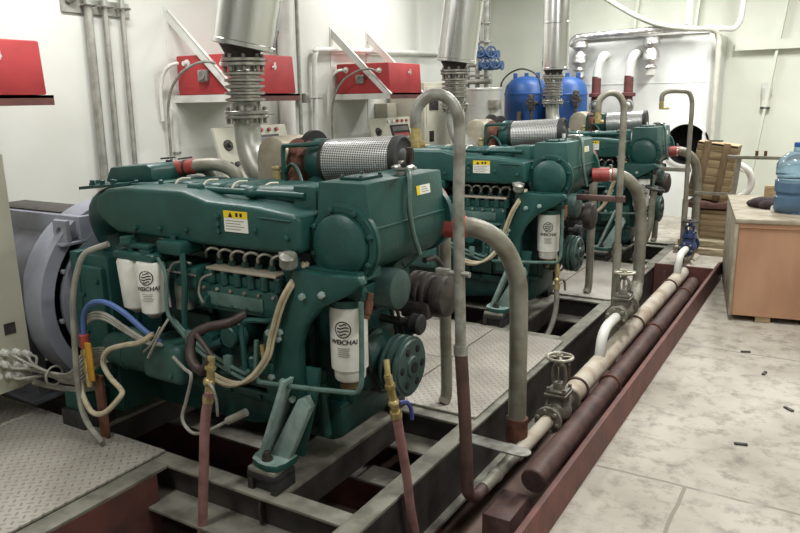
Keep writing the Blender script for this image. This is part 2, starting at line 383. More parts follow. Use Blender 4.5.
def filt_marks(cx,cy,r,th,z,R,parent):
    mb=MB(); wrap(cx,cy,r+.0015,th,z,*ringstripes(R),mb)
    vs,fs=text_mb('WEICHAI',R*.78,1.05,.15); vs=[(u,v-R*1.75) for u,v in vs]; wrap(cx,cy,r+.0015,th,z,vs,fs,mb)
    P('logo',mb,ink,parent)
    g=MB()
    for k in range(5):
        w=R*(1.1-.12*(k%3)); vs=[(-w*.7+w*1.4*i/6,-R*(2.2+.24*k)+dz) for dz in (0,-R*.09) for i in range(7)]
        wrap(cx,cy,r+.0012,th,z,vs,[[i,i+1,i+8,i+7] for i in range(6)],g)
    P('small_print',g,greyink,parent)
def engine():
    t=thing('diesel_engine',(-2.4,2.62,0),'dark green six cylinder diesel engine nearest the camera, with two white fuel filters','engine','diesel generator engines')
    YC=2.62
    # --- block
    b=MB(); b.prism([(2.40,.30),(2.40,.72),(2.44,.78),(2.44,1.0),(2.82,1.0),(2.82,.78),(2.88,.72),(2.88,.30),(2.80,.2),(2.46,.2)],'yz',-3.12,-1.95,.01)
    for i in range(7): b.box(-3.10+i*.185,-3.07+i*.185,2.375,2.41,.32,.72,.006)
    for i in range(6): b.cyl((-2.99+i*.185,2.43,.86),(-2.99+i*.185,2.385,.86),.06,b=.008,n=16)
    b.box(-3.12,-1.95,2.375,2.41,.26,.31,.006); b.box(-3.12,-1.95,2.375,2.41,.7,.735,.006)
    for i in range(6): b.bolts([(-3.0+i*.19,2.375,.285)],(0,-1,0),.012,.014)
    b.box(-2.72,-2.5,2.34,2.41,.46,.66,.02)
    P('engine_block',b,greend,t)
    b=MB(); b.prism([(-3.05,.32),(-1.80,.32),(-1.80,.16),(-1.86,.125),(-2.25,.12),(-2.35,.10),(-3.05,.08)],'xz',2.42,2.82,.025)
    b.box(-3.07,-1.79,2.40,2.85,.305,.325,.004); b.cyl((-2.62,2.43,.22),(-2.62,2.395,.22),.02,n=6); b.cyl((-1.95,2.43,.18),(-1.95,2.4,.18),.018,n=6)
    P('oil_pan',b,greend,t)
    # --- flywheel housing
    b=MB(); b.lathe((-3.4,YC,.6),(1,0,0),[(0,.37),(.02,.385),(.05,.385),(.07,.37),(.22,.36),(.3,.34)],36)
    b.ring_bolts((-3.33,YC,.6),(1,0,0),.37,14,.012,.012); b.box(-3.34,-3.1,2.25,2.99,.06,.905,.02); b.box(-3.3,-3.12,2.22,2.3,.25,.85,.015); b.box(-3.36,-3.3,2.22,3.02,.2,.92,.008)
    b.bolts([(-3.27,2.22,.3),(-3.27,2.22,.5),(-3.27,2.22,.7),(-3.15,2.22,.4),(-3.15,2.22,.6),(-3.15,2.22,.78)],(0,-1,0))
    P('flywheel_housing',b,green,t)
    # --- heads and rocker covers
    for i in range(6):
        x=-3.06+i*.19
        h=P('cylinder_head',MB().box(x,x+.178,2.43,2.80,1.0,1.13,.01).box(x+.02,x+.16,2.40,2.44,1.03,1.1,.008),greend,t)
        P('rocker_cover',MB().prism([(2.45,1.13),(2.43,1.2),(2.48,1.275),(2.74,1.275),(2.79,1.2),(2.78,1.13)],'yz',x+.008,x+.17,.014),green,h)
        P('spring_clip',MB().tube([(x+.09,2.42,1.13),(x+.09,2.425,1.215),(x+.09,2.47,1.283),(x+.10,2.54,1.285)],.0055,6,3),clipm,h)
    # --- charge air manifold (long body on the near side)
    out=[(-3.09,1.17),(-3.065,1.22),(-3.0,1.258),(-2.86,1.272),(-2.48,1.272),(-2.33,1.235),(-2.06,1.228),(-1.84,1.205),(-1.82,1.19),(-1.82,1.05),(-1.86,1.04),(-2.4,1.038),(-2.71,1.046),(-2.95,1.05),(-3.05,1.10)]
    man=P('intake_manifold',MB().prism(out,'xz',2.21,2.44,.022,seg=3),green,t)
    PB('bolt',[(-2.80,2.21,1.085),(-2.63,2.21,1.095),(-2.46,2.21,1.1),(-2.26,2.21,1.14),(-2.26,2.21,1.11),(-2.26,2.21,1.175),(-2.05,2.21,1.13),(-1.88,2.21,1.11)],(0,-1,0),.012,.012,green,man)
    P('seam_rib',MB().tube([(-2.02,2.207,1.185),(-1.86,2.207,1.18)],.004,6,1),green,man)
    lab=MB(); lab.box(-2.224,-2.09,2.2055,2.2085,1.113,1.203); lab.mi=1; lab.box(-2.224,-2.09,2.2045,2.2085,1.173,1.203); lab.mi=2
    lab.prism([(-2.197,1.177),(-2.173,1.177),(-2.185,1.199)],'xz',2.2035,2.206)
    for k in range(2): lab.box(-2.155+k*.024,-2.142+k*.024,2.2035,2.206,1.18,1.196)
    lab.mi=3
    for k in range(4): lab.box(-2.215,-2.11-.02*(k%2),2.2045,2.206,1.16-k*.012,1.163-k*.012)
    P('warning_label',lab,[labelw,yellow,ink,greyink],man)
    # rear curved end of the manifold
    b=MB(); b.tube([(-3.0,2.33,1.16),(-3.1,2.345,1.155),(-3.2,2.37,1.12),(-3.26,2.42,1.03),(-3.23,2.45,.93),(-3.18,2.46,.86)],.098,20,5)
    b.prism([(-3.27,1.235),(-3.0,1.262),(-3.0,1.275),(-3.27,1.25)],'xz',2.26,2.62); b.bolts([(-3.2,2.29,1.262),(-3.12,2.29,1.265),(-3.04,2.29,1.272)],(0,0,1),.012,.02)
    P('manifold_elbow',b,greend,t)
    # coolant rail above the manifold
    b=MB().cyl((-2.5,2.36,1.262),(-1.9,2.36,1.262),.015,n=12).cyl((-2.55,2.33,1.272),(-2.47,2.33,1.272),.022,b=.006).sph((-2.2,2.37,1.262),(.045,.04,.03)).cyl((-2.22,2.46,1.225),(-1.9,2.46,1.235),.058,.066,n=18).box(-1.97,-1.845,2.36,2.5,1.02,1.305,.015)
    P('coolant_rail',b,green,t)
    # --- charge air box at the rear (top left)
    b=MB(); b.prism([(-3.29,1.255),(-3.24,1.335),(-2.96,1.357),(-2.925,1.34),(-2.915,1.272)],'xz',2.43,2.66,.014)
    b.prism([(-3.33,1.235),(-3.33,1.255),(-2.80,1.277),(-2.80,1.257)],'xz',2.36,2.69,.004); b.bolts([(-3.28,2.38,1.257),(-3.14,2.38,1.262),(-2.98,2.38,1.268),(-2.8,2.38,1.276)],(0,0,1),.012,.014)
    b.box(-3.2,-2.85,2.45,2.62,1.18,1.26)
    P('aftercooler_box',b,green,t)
    P('rubber_sleeve',MB().cyl((-3.07,2.595,1.307),(-2.84,2.645,1.332),.039,b=.006),redhose,t)
    for xx,yy in ((-3.0,2.608),(-2.9,2.632)):
        P('hose_clamp',MB().lathe((xx,yy,1.315+(xx+3.0)*.11),(1,.2,.1),[(0,.0405),(.014,.0405)],18,False).box(xx-.003,xx+.017,yy-.012,yy+.012,1.35,1.364).cyl((xx-.02,yy-.03,1.372),(xx+.035,yy+.02,1.378),.005,n=6),dark,t)
    P('charge_air_pipe',MB().tube([(-2.88,2.635,1.328),(-2.80,2.66,1.34),(-2.71,2.7,1.335),(-2.65,2.74,1.28),(-2.64,2.76,1.15)],.033,14,6).tube([(-2.89,2.7,1.32),(-2.84,2.72,1.31),(-2.81,2.74,1.26),(-2.80,2.76,1.15)],.03,12,6),galvd,t)
    # --- water tank / heat exchanger across the front
    prof=[(-1.79,1.332),(-1.562,1.332),(-1.535,1.11)]+[(-1.675+.14*math.cos(a),1.09+.14*math.sin(a)) for a in [-.1-PI*i/12*.93 for i in range(13)]]+[(-1.81,1.12)]
    tk=P('coolant_tank',MB().prism(prof,'xz',2.31,2.93,.006),green,t)
    b=MB().lathe((-1.67,2.325,1.085),(0,-1,0),[(0,.166),(.022,.166),(.024,.158),(.038,.158),(.038,.134),(.034,.134),(.034,.128),(.056,.126),(.068,.11),(.078,.07),(.082,.01)],44)
    P('end_cover',b,green,tk)
    PB('cover_bolt',ringpts((-1.67,2.288,1.085),(0,-1,0),.146,8,.3),(0,-1,0),.012,.012,green,tk)
    P('rear_flange',MB().lathe((-1.67,2.92,1.11),(0,1,0),[(0,.165),(.035,.165),(.04,.12),(.08,.1)],32),green,tk)
    P('tank_rib',MB().tube([(-1.54,2.32,1.15),(-1.54,2.92,1.15)],.006,6,1),green,tk)
    P('access_plate',MB().box(-1.75,-1.64,2.40,2.56,1.331,1.344,.003).bolts([(-1.74,2.41,1.344),(-1.65,2.41,1.344),(-1.74,2.55,1.344),(-1.65,2.55,1.344)],(0,0,1),.008,.006),greend,tk)
    P('filler_cap',MB().cyl((-1.62,2.70,1.33),(-1.62,2.70,1.35),.04,n=24).cyl((-1.62,2.70,1.348),(-1.62,2.70,1.37),.05,b=.006,n=12).box(-1.68,-1.56,2.69,2.71,1.352,1.366,.003),steel,tk)
    P('overflow_hose',MB().tube([(-1.60,2.68,1.352),(-1.56,2.64,1.34),(-1.535,2.60,1.28),(-1.525,2.58,1.2),(-1.515,2.59,1.1),(-1.50,2.62,1.0)],.011,10,6),lineg,tk)
    lab=MB(); TM=Matrix.Rotation(-.11,4,'Y'); lab.box(0,.0025,2.69,2.81,-.02,.02); lab.mi=1; lab.box(0,.003,2.69,2.72,-.02,.02); lab.mi=2
    for k in range(3): lab.box(0,.0035,2.735,2.795-.01*k,-.011+k*.01,-.008+k*.01)
    lab.v=[TM@V((v.x,v.y,v.z))+V((-1.5548,0,1.262)) for v in lab.v]
    P('plate_label',lab,[labelw,yellow,greyink],tk)
    # --- front bracket plate and gear case
    br=[(-1.69,.98),(-1.85,.99),(-1.87,.90),(-2.03,.69),(-2.03,.40),(-1.84,.40),(-1.84,.66),(-1.80,.75),(-1.72,.84),(-1.60,.90),(-1.51,.96),(-1.53,.99)]
    bk=P('support_bracket',MB().prism(br,'xz',2.19,2.235,.006).prism([(-1.82,.93),(-1.56,.95),(-1.56,.99),(-1.82,.99)],'xz',2.235,2.4),green,t)
    PB('bolt',[(-1.80,2.19,.88),(-1.70,2.19,.9),(-1.99,2.19,.70),(-1.93,2.19,.71),(-1.94,2.19,.68),(-1.99,2.19,.5),(-1.93,2.19,.49),(-1.88,2.19,.42)],(0,-1,0),.015,.016,greenl,bk)
    P('gear_case',MB().prism([(2.44,.3),(2.44,1.0),(2.86,1.0),(2.9,.7),(2.86,.3)],'yz',-1.96,-1.80,.02).box(-1.95,-1.76,2.46,2.84,.3,.7,.03).bolts([(-1.80,2.48,.4+k*.13) for k in range(4)],(1,0,0)),greend,t)
    # --- mounting feet: near and far pairs
    def foot(ybase,s):
        # rounded base plate, recessed web and two leaning flanges rising to the bracket
        yb=ybase; d=lambda v: yb+v*s
        arc=[(-2.015+.07*math.cos(a),.0-.045+.045*math.sin(a)*1.6) for a in [PI+PI*i/8*.5 for i in range(9)]]
        poly=[(-2.085,d(.05)),(-2.085,d(-.02)),(-2.065,d(-.065)),(-2.015,d(-.085)),(-1.965,d(-.09)),(-1.92,d(-.075)),(-1.905,d(-.03)),(-1.905,d(.05))]
        f=MB().prism(poly,'xy',.105,.135,.004); f.mi=1; f.prism(poly,'xy',.1349,.1365)
        mm=P('mounting_foot',f,[green,greenl],t)
        P('foot_flange',MB().prism([(-2.050,.135),(-2.025,.135),(-1.870,.52),(-1.890,.52)],'xz',*sorted((d(-.05),d(.07))),.002),greenl,mm)
        P('foot_flange',MB().prism([(-2.02,.135),(-1.915,.135),(-1.785,.40),(-1.81,.445),(-1.845,.43)],'xz',*sorted((d(.0),d(.04))),.002),greenl,mm)
        P('foot_web',MB().prism([(-2.035,.135),(-1.875,.135),(-1.78,.46),(-1.765,.56),(-1.880,.56)],'xz',*sorted((d(.05),d(.07))),.002),green,mm)
        P('foot_bolt',MB().cyl((-1.995,d(-.045),.13),(-1.995,d(-.045),.175),.014,n=6).cyl((-1.995,d(-.045),.132),(-1.995,d(-.045),.145),.024,n=14),dark,mm)
        Y0,Y1=sorted((d(-.09),d(.045)))
        r=MB().box(-2.075,-1.925,Y0+.003,Y1-.003,.085,.105,.003); r.mi=1; r.box(-2.08,-1.92,Y0,Y1,.055,.085,.004).box(-2.08,-2.05,Y0,Y1,.0,.055,.003).box(-1.95,-1.92,Y0,Y1,.0,.055,.003).box(-2.05,-1.95,Y0+.02,Y1-.02,.0,.055)
        P('mount_pad',r,[galvd,black],mm)
    foot(2.175,1); foot(3.08,-1)
    for ys in (2.16,3.09):
        m=P('mounting_foot',MB().box(-3.36,-3.2,ys-.07,ys+.09,.1,.2,.012).box(-3.34,-3.22,ys+(0 if ys<2.6 else -.15),ys+(.2 if ys<2.6 else .05),.17,.3,.01),green,t)
        r=MB().box(-3.37,-3.19,ys-.09,ys+.1,0,.1,.006); r.box(-3.31,-3.25,ys-.094,ys-.08,.03,.065)
        P('mount_pad',r,black,m)
    # --- front spin-on filter
    cx,cy=-1.68,2.33
    f=P('oil_filter',MB().lathe((cx,cy,.505),(0,0,1),[(0,.06),(.008,.066),(.05,.068),(.055,.078),(.29,.08),(.33,.078)],36),whitef,t)
    P('filter_head',MB().box(cx-.1,cx+.09,cy-.04,cy+.16,.85,.92,.01).lathe((cx,cy,.83),(0,0,1),[(0,.082),(.03,.082),(.035,.06)],30).cyl((cx+.05,cy-.05,.9),(cx+.12,cy-.05,.905),.02),green,f)
    P('drain_bowl',MB().lathe((cx,cy,.46),(0,0,1),[(0,.03),(.01,.045),(.05,.05)],20).cyl((cx,cy,.43),(cx,cy,.47),.018,n=6),bowl,f)
    filt_marks(cx,cy,.0795,.3,.742,.036,f)
    P('guard_rod',MB().tube([(-2.05,2.17,.66),(-2.055,2.16,.52),(-2.04,2.15,.49),(-1.98,2.15,.485),(-1.62,2.2,.50),(-1.555,2.21,.52),(-1.545,2.22,.6),(-1.545,2.23,.88)],.011,8,3),lineg,t)
    P('breather_pipe',MB().cyl((-1.55,2.27,.80),(-1.545,2.3,.9),.014).cyl((-1.548,2.275,.82),(-1.546,2.29,.87),.018),rusty,t)
    P('pan_drain_tube',MB().tube([(-1.86,2.36,.50),(-1.865,2.365,.42),(-1.86,2.37,.3),(-1.855,2.375,.18)],.022,10,3).cyl((-1.866,2.364,.44),(-1.864,2.366,.37),.032,n=12),green,t)
    # --- rear twin filters
    for k,(fx,fy) in enumerate(((-2.805,2.18),(-2.655,2.15))):
        f=P('fuel_filter',MB().lathe((fx,fy,.705),(0,0,1),[(0,.05),(.01,.064),(.03,.066),(.23,.078),(.245,.07)] if not k else [(0,.045),(.01,.056),(.03,.058),(.23,.068),(.245,.06)],32),whitef,t)
        P('filter_tip',MB().lathe((fx,fy,.682),(0,0,1),[(0,.02),(.012,.034),(.024,.04)],14),galvd,f)
        if k: filt_marks(fx,fy,.0655,.5,.885,.034,f)
    f=P('fuel_filter',MB().lathe((-2.575,2.27,.70),(0,0,1),[(0,.03),(.01,.045),(.2,.05),(.22,.04)],24),galv,t)
    b=MB().box(-2.88,-2.6,2.12,2.25,.945,.985,.012).cyl((-2.8,2.175,.98),(-2.8,2.175,1.03),.025,n=12).cyl((-2.67,2.15,.98),(-2.67,2.15,1.0),.03,n=6).box(-2.86,-2.66,2.15,2.2,1.0,1.02,.005).box(-2.62,-2.46,2.16,2.3,.985,1.05,.015).cyl((-2.91,2.2,.96),(-2.84,2.2,.96),.02,n=6).cyl((-2.81,2.16,1.02),(-2.81,2.16,1.05),.032,n=16).cyl((-2.54,2.2,1.04),(-2.54,2.2,1.07),.016,n=6)
    P('filter_bracket',b,green,t)
    P('fuel_line',MB().tube([(-2.47,2.18,1.0),(-2.46,2.17,.85),(-2.48,2.17,.72),(-2.485,2.18,.62),(-2.44,2.18,.585)],.014,8,5),green,t)
    P('fuel_line',MB().tube([(-2.6,2.15,.97),(-2.545,2.14,.9),(-2.545,2.13,.75),(-2.53,2.13,.7),(-2.5,2.15,.65),(-2.45,2.15,.6)],.009,8,5),lineg,t)
    # --- starter motor
    b=MB().cyl((-3.12,2.24,.43),(-2.72,2.24,.43),.083,b=.01,n=26).box(-2.77,-2.5,2.13,2.34,.365,.56,.035,seg=3).cyl((-2.98,2.24,.43),(-2.95,2.24,.43),.088,n=26).bolts([(-2.56,2.13,.41)],(0,-1,0),.012,.012).cyl((-3.0,2.27,.52),(-2.78,2.27,.52),.03,b=.005)
    P('starter_motor',b,startm,t)
    # --- injection pump
    p=P('injection_pump',MB().box(-2.44,-1.97,2.23,2.37,.74,.86,.012).box(-2.42,-1.98,2.245,2.36,.86,.91,.008).cyl((-2.52,2.3,.8),(-2.42,2.3,.8),.075,b=.01).box(-2.56,-2.42,2.2,2.36,.83,.93,.015).cyl((-2.4,2.22,.78),(-2.36,2.22,.78),.03,n=8).bolts([(-2.4+.085*i,2.23,.77) for i in range(6)],(0,-1,0),.01,.01),green,t)
    P('governor',MB().box(-2.66,-2.52,2.2,2.34,.86,.95,.012).box(-2.66,-2.6,2.2,2.32,.74,.87,.01),green,p)
    P('stop_knob',MB().sph((-2.6,2.19,.74),.014).cyl((-2.6,2.19,.74),(-2.6,2.19,.8),.005),redhose,p)
    P('delivery_clamp',MB().box(-2.38,-1.97,2.225,2.34,.925,.938,.003),shield,p)
    PB('pump_bolt',[(-2.40+.082*i,2.23,.84) for i in range(6)],(0,-1,0),.009,.01,galvd,p)
    P('pump_cover',MB().box(-2.38,-2.05,2.222,2.235,.765,.825,.004),lineg,p)
    P('control_rod',MB().cyl((-2.6,2.19,.905),(-2.4,2.19,.90),.006).box(-2.61,-2.59,2.18,2.2,.86,.92,.003),steel,p)
    P('return_line',MB().tube([(-2.44,2.2,.95),(-2.5,2.19,.955),(-2.55,2.18,.93),(-2.575,2.17,.85),(-2.56,2.165,.74)],.006,6,5).tube([(-2.33,2.215,.91),(-2.37,2.19,.89),(-2.385,2.18,.83),(-2.37,2.185,.78)],.006,6,5),galv,p)
    for i in range(6):
        x=-2.36+i*.078
        P('delivery_valve',MB().cyl((x,2.3,.88),(x,2.3,.96),.02,n=6).cyl((x,2.3,.95),(x,2.3,.985),.014,n=6).cyl((x,2.245,.86),(x,2.245,.925),.022,b=.004,n=10),greend if i%2 else green,p)
        hx=-2.97+i*.19
        P('injector_line',MB().tube([(x,2.3,.98),(x-.005,2.3,1.0),(x-.03,2.28,1.012),(x-.055,2.27,.995),(x-.07,2.285,.965),(x-.11,2.33,.97),(max(hx,x-.5),2.40,1.0),(hx,2.42,1.06)],.0075,6,5),steel,p)
    P('oil_filler',MB().tube([(-1.86,2.2,1.02),(-1.87,2.24,.94),(-1.89,2.28,.84),(-1.92,2.32,.72)],.034,12,4),greend,t)
    P('oil_filler_cap',MB().lathe((-1.853,2.175,1.035),(-.25,.3,-.8),[(-.02,.026),(-.014,.036),(.03,.038),(.034,.03)],18).box(-1.9,-1.81,2.165,2.18,1.035,1.06,.005),galv,t)
    # --- low side: lift pump, oil lines, dipstick
    b=MB().cyl((-2.25,2.36,.63),(-2.25,2.24,.63),.075,b=.012).cyl((-2.25,2.24,.63),(-2.25,2.2,.63),.05,b=.006).cyl((-2.02,2.34,.6),(-2.02,2.22,.6),.055,b=.01).cyl((-2.1,2.2,.5),(-2.1,2.2,.58),.04,b=.008).box(-2.08,-1.98,2.18,2.3,.5,.56,.012).cyl((-2.4,2.33,.58),(-2.4,2.22,.58),.04,n=6)
    P('fuel_lift_pump',b,green,t)
    P('pump_hose',MB().tube([(-2.3,2.22,.6),(-2.38,2.2,.55),(-2.36,2.18,.48),(-2.25,2.17,.47),(-2.15,2.18,.5),(-2.06,2.19,.55)],.022,10,5),greend,t)
    for dz in (0,.028): P('oil_tube',MB().tube([(-2.56,2.17,.66+dz),(-2.5,2.165,.62+dz),(-2.36,2.15,.55+dz),(-2.12,2.14,.485+dz),(-2.08,2.14,.5+dz)],.009,8,5),lineg,t)
    P('tube_clip',MB().box(-2.46,-2.42,2.14,2.17,.57,.65,.006),lineg,t); P('tube_clip',MB().box(-2.22,-2.18,2.13,2.16,.50,.575,.006),lineg,t)
    P('lubricant_line',MB().tube([(-1.96,2.3,.74),(-2.0,2.2,.745),(-2.08,2.17,.745),(-2.12,2.16,.72),(-2.11,2.15,.62),(-2.105,2.15,.5)],.012,8,5),green,t)
    P('dipstick',MB().cyl((-2.0,2.16,.56),(-2.01,2.16,.65),.012),brass,t)
    h=MB()
    for k in range(4):
        a=.011*math.cos(k*1.57);c=.011*math.sin(k*1.57)
        h.tube([(-1.84+a,2.27+c,1.0),(-1.86+a,2.19+c,.92),(-1.9+a,2.17+c,.84),(-1.95+a,2.16+c,.7),(-1.98+a,2.15+c,.6),(-2.06+a,2.13+c,.5),(-2.17+a,2.12+c,.455+a),(-2.3,2.13+c,.48+a),(-2.36+a,2.2,.52)],.0085,6,5)
    P('wiring_harness',h,cream,t)
    # --- front end accessories
    px=-1.555; pz=.50
    b=MB().lathe((px-.06,2.575,pz),(1,0,0),[(0,.13),(.012,.135),(.018,.112),(.03,.112),(.036,.135),(.05,.135),(.056,.112),(.068,.112),(.074,.135),(.085,.135),(.087,.122),(.095,.118),(.096,.05),(.104,.045),(.106,.01)],44)
    pl=P('crank_pulley',b,pulm,t)
    PB('pulley_hole',ringpts((px+.035,2.575,pz),(1,0,0),.085,6,.2),(1,0,0),.018,.004,blackhole,pl); P('hub_bore',MB().cyl((px+.044,2.575,pz),(px+.05,2.575,pz),.024),blackhole,pl)
    P('vibration_damper',MB().lathe((px-.2,2.575,pz),(1,0,0),[(0,.135),(.01,.145),(.05,.145),(.06,.13),(.1,.1),(.12,.06)],40),greend,t)
    P('fan_drum',MB().lathe((-1.68,2.48,.875),(1,0,0),[(0,.06),(.03,.085),(.14,.088),(.165,.082),(.17,.074),(.172,.01)],36),pulm,t)
    P('water_pump',MB().cyl((-1.8,2.72,.86),(-1.66,2.72,.86),.11,.09,n=24,b=.01).tube([(-1.7,2.76,.92),(-1.66,2.84,.98),(-1.66,2.92,1.05)],.05,12),greend,t)
    P('idler_pulley',MB().lathe((-1.62,2.74,.64),(1,0,0),[(0,.04),(.01,.05),(.03,.045),(.05,.05),(.06,.04)],20).cyl((-1.8,2.7,.66),(-1.6,2.74,.64),.02),black,t)
    b=MB().lathe((-1.76,2.98,.72),(1,0,0),[(0,.07),(.02,.105),(.045,.108),(.05,.09),(.06,.09),(.065,.105),(.08,.105),(.085,.092),(.095,.092),(.1,.105),(.115,.105),(.12,.092),(.15,.092),(.155,.108),(.19,.11),(.215,.1),(.23,.06),(.235,.02)],28)
    for a in range(8): b.box(-1.62,-1.545,2.98+.07*math.cos(a*.785)-.012,2.98+.07*math.cos(a*.785)+.012,.72+.07*math.sin(a*.785)-.012,.72+.07*math.sin(a*.785)+.012,.004)
    b.box(-1.75,-1.6,2.86,2.92,.62,.7,.01); b.cyl((-1.74,3.0,.62),(-1.6,3.0,.62),.022)
    al=P('alternator',b,altm,t)
    P('alternator_bracket',MB().box(-1.72,-1.68,2.75,3.0,.6,.63,.005),dark,al); P('adjuster_arm',MB().tube([(-1.6,3.0,.86),(-1.58,2.9,.92),(-1.58,2.8,.93)],.014,8),dark,al)
    bl=MB()
    for dx in (0,.035): bl.tube([(-1.70+dx,2.46,.49),(-1.70+dx,2.405,.88),(-1.7+dx,2.46,.965),(-1.7+dx,2.56,.95),(-1.7+dx,2.72,.64),(-1.7+dx,2.735,.5),(-1.7+dx,2.66,.37),(-1.7+dx,2.53,.37),(-1.7+dx,2.46,.49)],.008,6,5)
    P('drive_belt',bl,black,t)
    # --- turbocharger and air filter on the far side
    ya=3.0
    af=P('air_filter',MB().cyl((-2.235,ya,1.343),(-1.845,ya+.035,1.362),.115,n=48),perf,t)
    P('filter_end_cap',MB().lathe((-1.855,ya+.034,1.361),(1,.09,.05),[(0,.12),(.035,.12),(.04,.107),(.03,.09),(.03,.055),(.042,.04),(.044,.01)],40),black,af)
    P('filter_base',MB().lathe((-2.25,ya,1.343),(1,.09,.05),[(0,.117),(.02,.117)],36),black,af)
    P('filter_tag',MB().box(-1.83,-1.803,ya-.02,ya+.005,1.29,1.36),labelw,af)
    tb=P('turbocharger',MB().lathe((-2.345,ya,1.347),(1,0,0),[(0,.06),(.01,.10),(.03,.115),(.09,.115),(.11,.1),(.13,.09),(.15,.105),(.155,.1)],36).tube([(-2.285,ya,1.252),(-2.275,2.93,1.232),(-2.235,2.86,1.212),(-2.115,2.8,1.192)],.05,12).ring_bolts((-2.205,ya,1.347),(1,0,0),.1,8,.01),green,t)
    P('turbine_housing',MB().lathe((-2.465,ya,1.342),(1,0,0),[(0,.09),(.015,.118),(.05,.124),(.09,.115),(.11,.08),(.125,.07)],34).box(-2.445,-2.375,2.86,3.0,1.18,1.32,.015),rusty,tb)
    P('exhaust_outlet',MB().prism([(-2.66,1.13),(-2.635,1.25)]+[(-2.525-.108*math.cos(a),1.36+.115*math.sin(a)) for a in [PI*i/10 for i in range(11)]]+[(-2.425,1.13)],'xz',2.88,3.12,.012),shield,tb)
    P('outlet_shade',MB().lathe((-2.400,ya+.06,1.377),(1,0,0),[(0,.122),(.03,.122)],34),blackhole,tb)  # solid black disc painting the shaded opening behind the turbine
    P('turbo_oil_line',MB().tube([(-2.415,2.84,1.232),(-2.415,2.84,1.412),(-2.385,2.84,1.432),(-2.275,2.86,1.437),(-2.235,2.9,1.442)],.012,8,4).tube([(-2.405,2.84,1.292),(-2.355,2.82,1.342),(-2.295,2.8,1.322),(-2.215,2.74,1.232),(-2.195,2.7,1.212)],.009,8,5),green,tb)
    P('brass_valve',MB().cyl((-2.445,2.82,1.212),(-2.445,2.82,1.302),.022,n=10).cyl((-2.445,2.82,1.292),(-2.445,2.82,1.332),.014).box(-2.465,-2.425,2.80,2.84,1.31,1.33,.004),brass,tb)
    P('exhaust_manifold',MB().cyl((-3.0,2.93,1.08),(-2.0,2.93,1.08),.07,n=18).box(-2.58,-2.44,2.88,3.02,1.08,1.2,.01),rusty,t)
    for i in range(6): pass
    # rear wall of pipework on far side
    P('oil_cooler',MB().box(-2.8,-2.1,2.86,2.98,.5,.85,.03),greend,t)
    return t
E1=engine()
SK=('rubber_sleeve','charge_air_pipe','hose_clamp')
E2=dup(E1,(-2.47,5.22,0),'dark green diesel engine in the middle of the row of three',SK)
E3=dup(E1,(-2.4,7.72,0),'dark green diesel engine farthest from the camera, at the end of the row',SK)
# ---------------------------------------------------------------- generators
def generator():
    t=thing('generator',(-4.0,2.62,0),'grey lilac generator with a big ring flange behind the front engine','generator','generators coupled to the engines')
    YC=2.62
    P('housing',MB().lathe((-4.5,YC,.6),(1,0,0),[(0,.3),(.06,.42),(.1,.46),(.7,.46),(.9,.44)],44),gen,t)
    b=MB().lathe((-3.62,YC,.6),(1,0,0),[(0,.46),(.0,.535),(.17,.535),(.17,.46),(.0,.46)],56,False)
    P('ring_flange',b,gen,t)
    P('adapter_ring',MB().lathe((-3.5,YC,.6),(1,0,0),[(0,.40),(.05,.42),(.1,.44)],40),gen,t)
    PB('flange_bolt',ringpts((-3.46,YC,.6),(1,0,0),.43,10),(1,0,0),.014,.02,gen,t)
    P('void_shade',MB().lathe((-3.56,YC,.6),(1,0,0),[(0,.46),(.01,.46)],40),blackhole,t)  # black disc standing for the dark void inside the ring flange
    b=MB().box(-4.3,-3.42,2.34,2.62,.93,1.075,.008); P('terminal_box',b,gen,t)
    P('box_lid',MB().box(-4.31,-3.62,2.37,2.60,1.075,1.085,.003),dark,t)
    # lifting eye: plate with a hole
    e=MB(); R=.032; n=16; vs=[];fs=[]
    sq=[]
    for i in range(n):
        a=2*PI*i/n; c,s=math.cos(a),math.sin(a); k=1/max(abs(c),abs(s)); sq.append((c*k*.055,s*k*.065))
    for yy in (2.25,2.275):
        for i in range(n): a=2*PI*i/n; vs.append((-3.46+R*math.cos(a),yy,1.0+R*math.sin(a)))
        for i in range(n): vs.append((-3.46+sq[i][0],yy,1.0+sq[i][1]))
    for i in range(n):
        j=(i+1)%n; fs+=[[i,j,n+j,n+i],[2*n+i,2*n+j,3*n+j,3*n+i],[i,j,2*n+j,2*n+i],[n+i,n+j,3*n+j,3*n+i]]
    e.add(vs,fs); e.box(-3.52,-3.40,2.22,2.36,.935,.95,.003)
    P('lifting_eye',e,gen,t)
    for ys in (2.25,2.99): P('mounting_foot',MB().box(-4.4,-3.75,ys-.1,ys+.1,-.0,.03,.004).box(-4.35,-3.8,ys-.03,ys+.03,.03,.4),gen,t)
    return t
G1=generator()
dup(G1,(-4.07,5.22,0),'grey lilac generator behind the middle engine'); dup(G1,(-4.0,7.72,0),'grey lilac generator behind the rearmost engine')
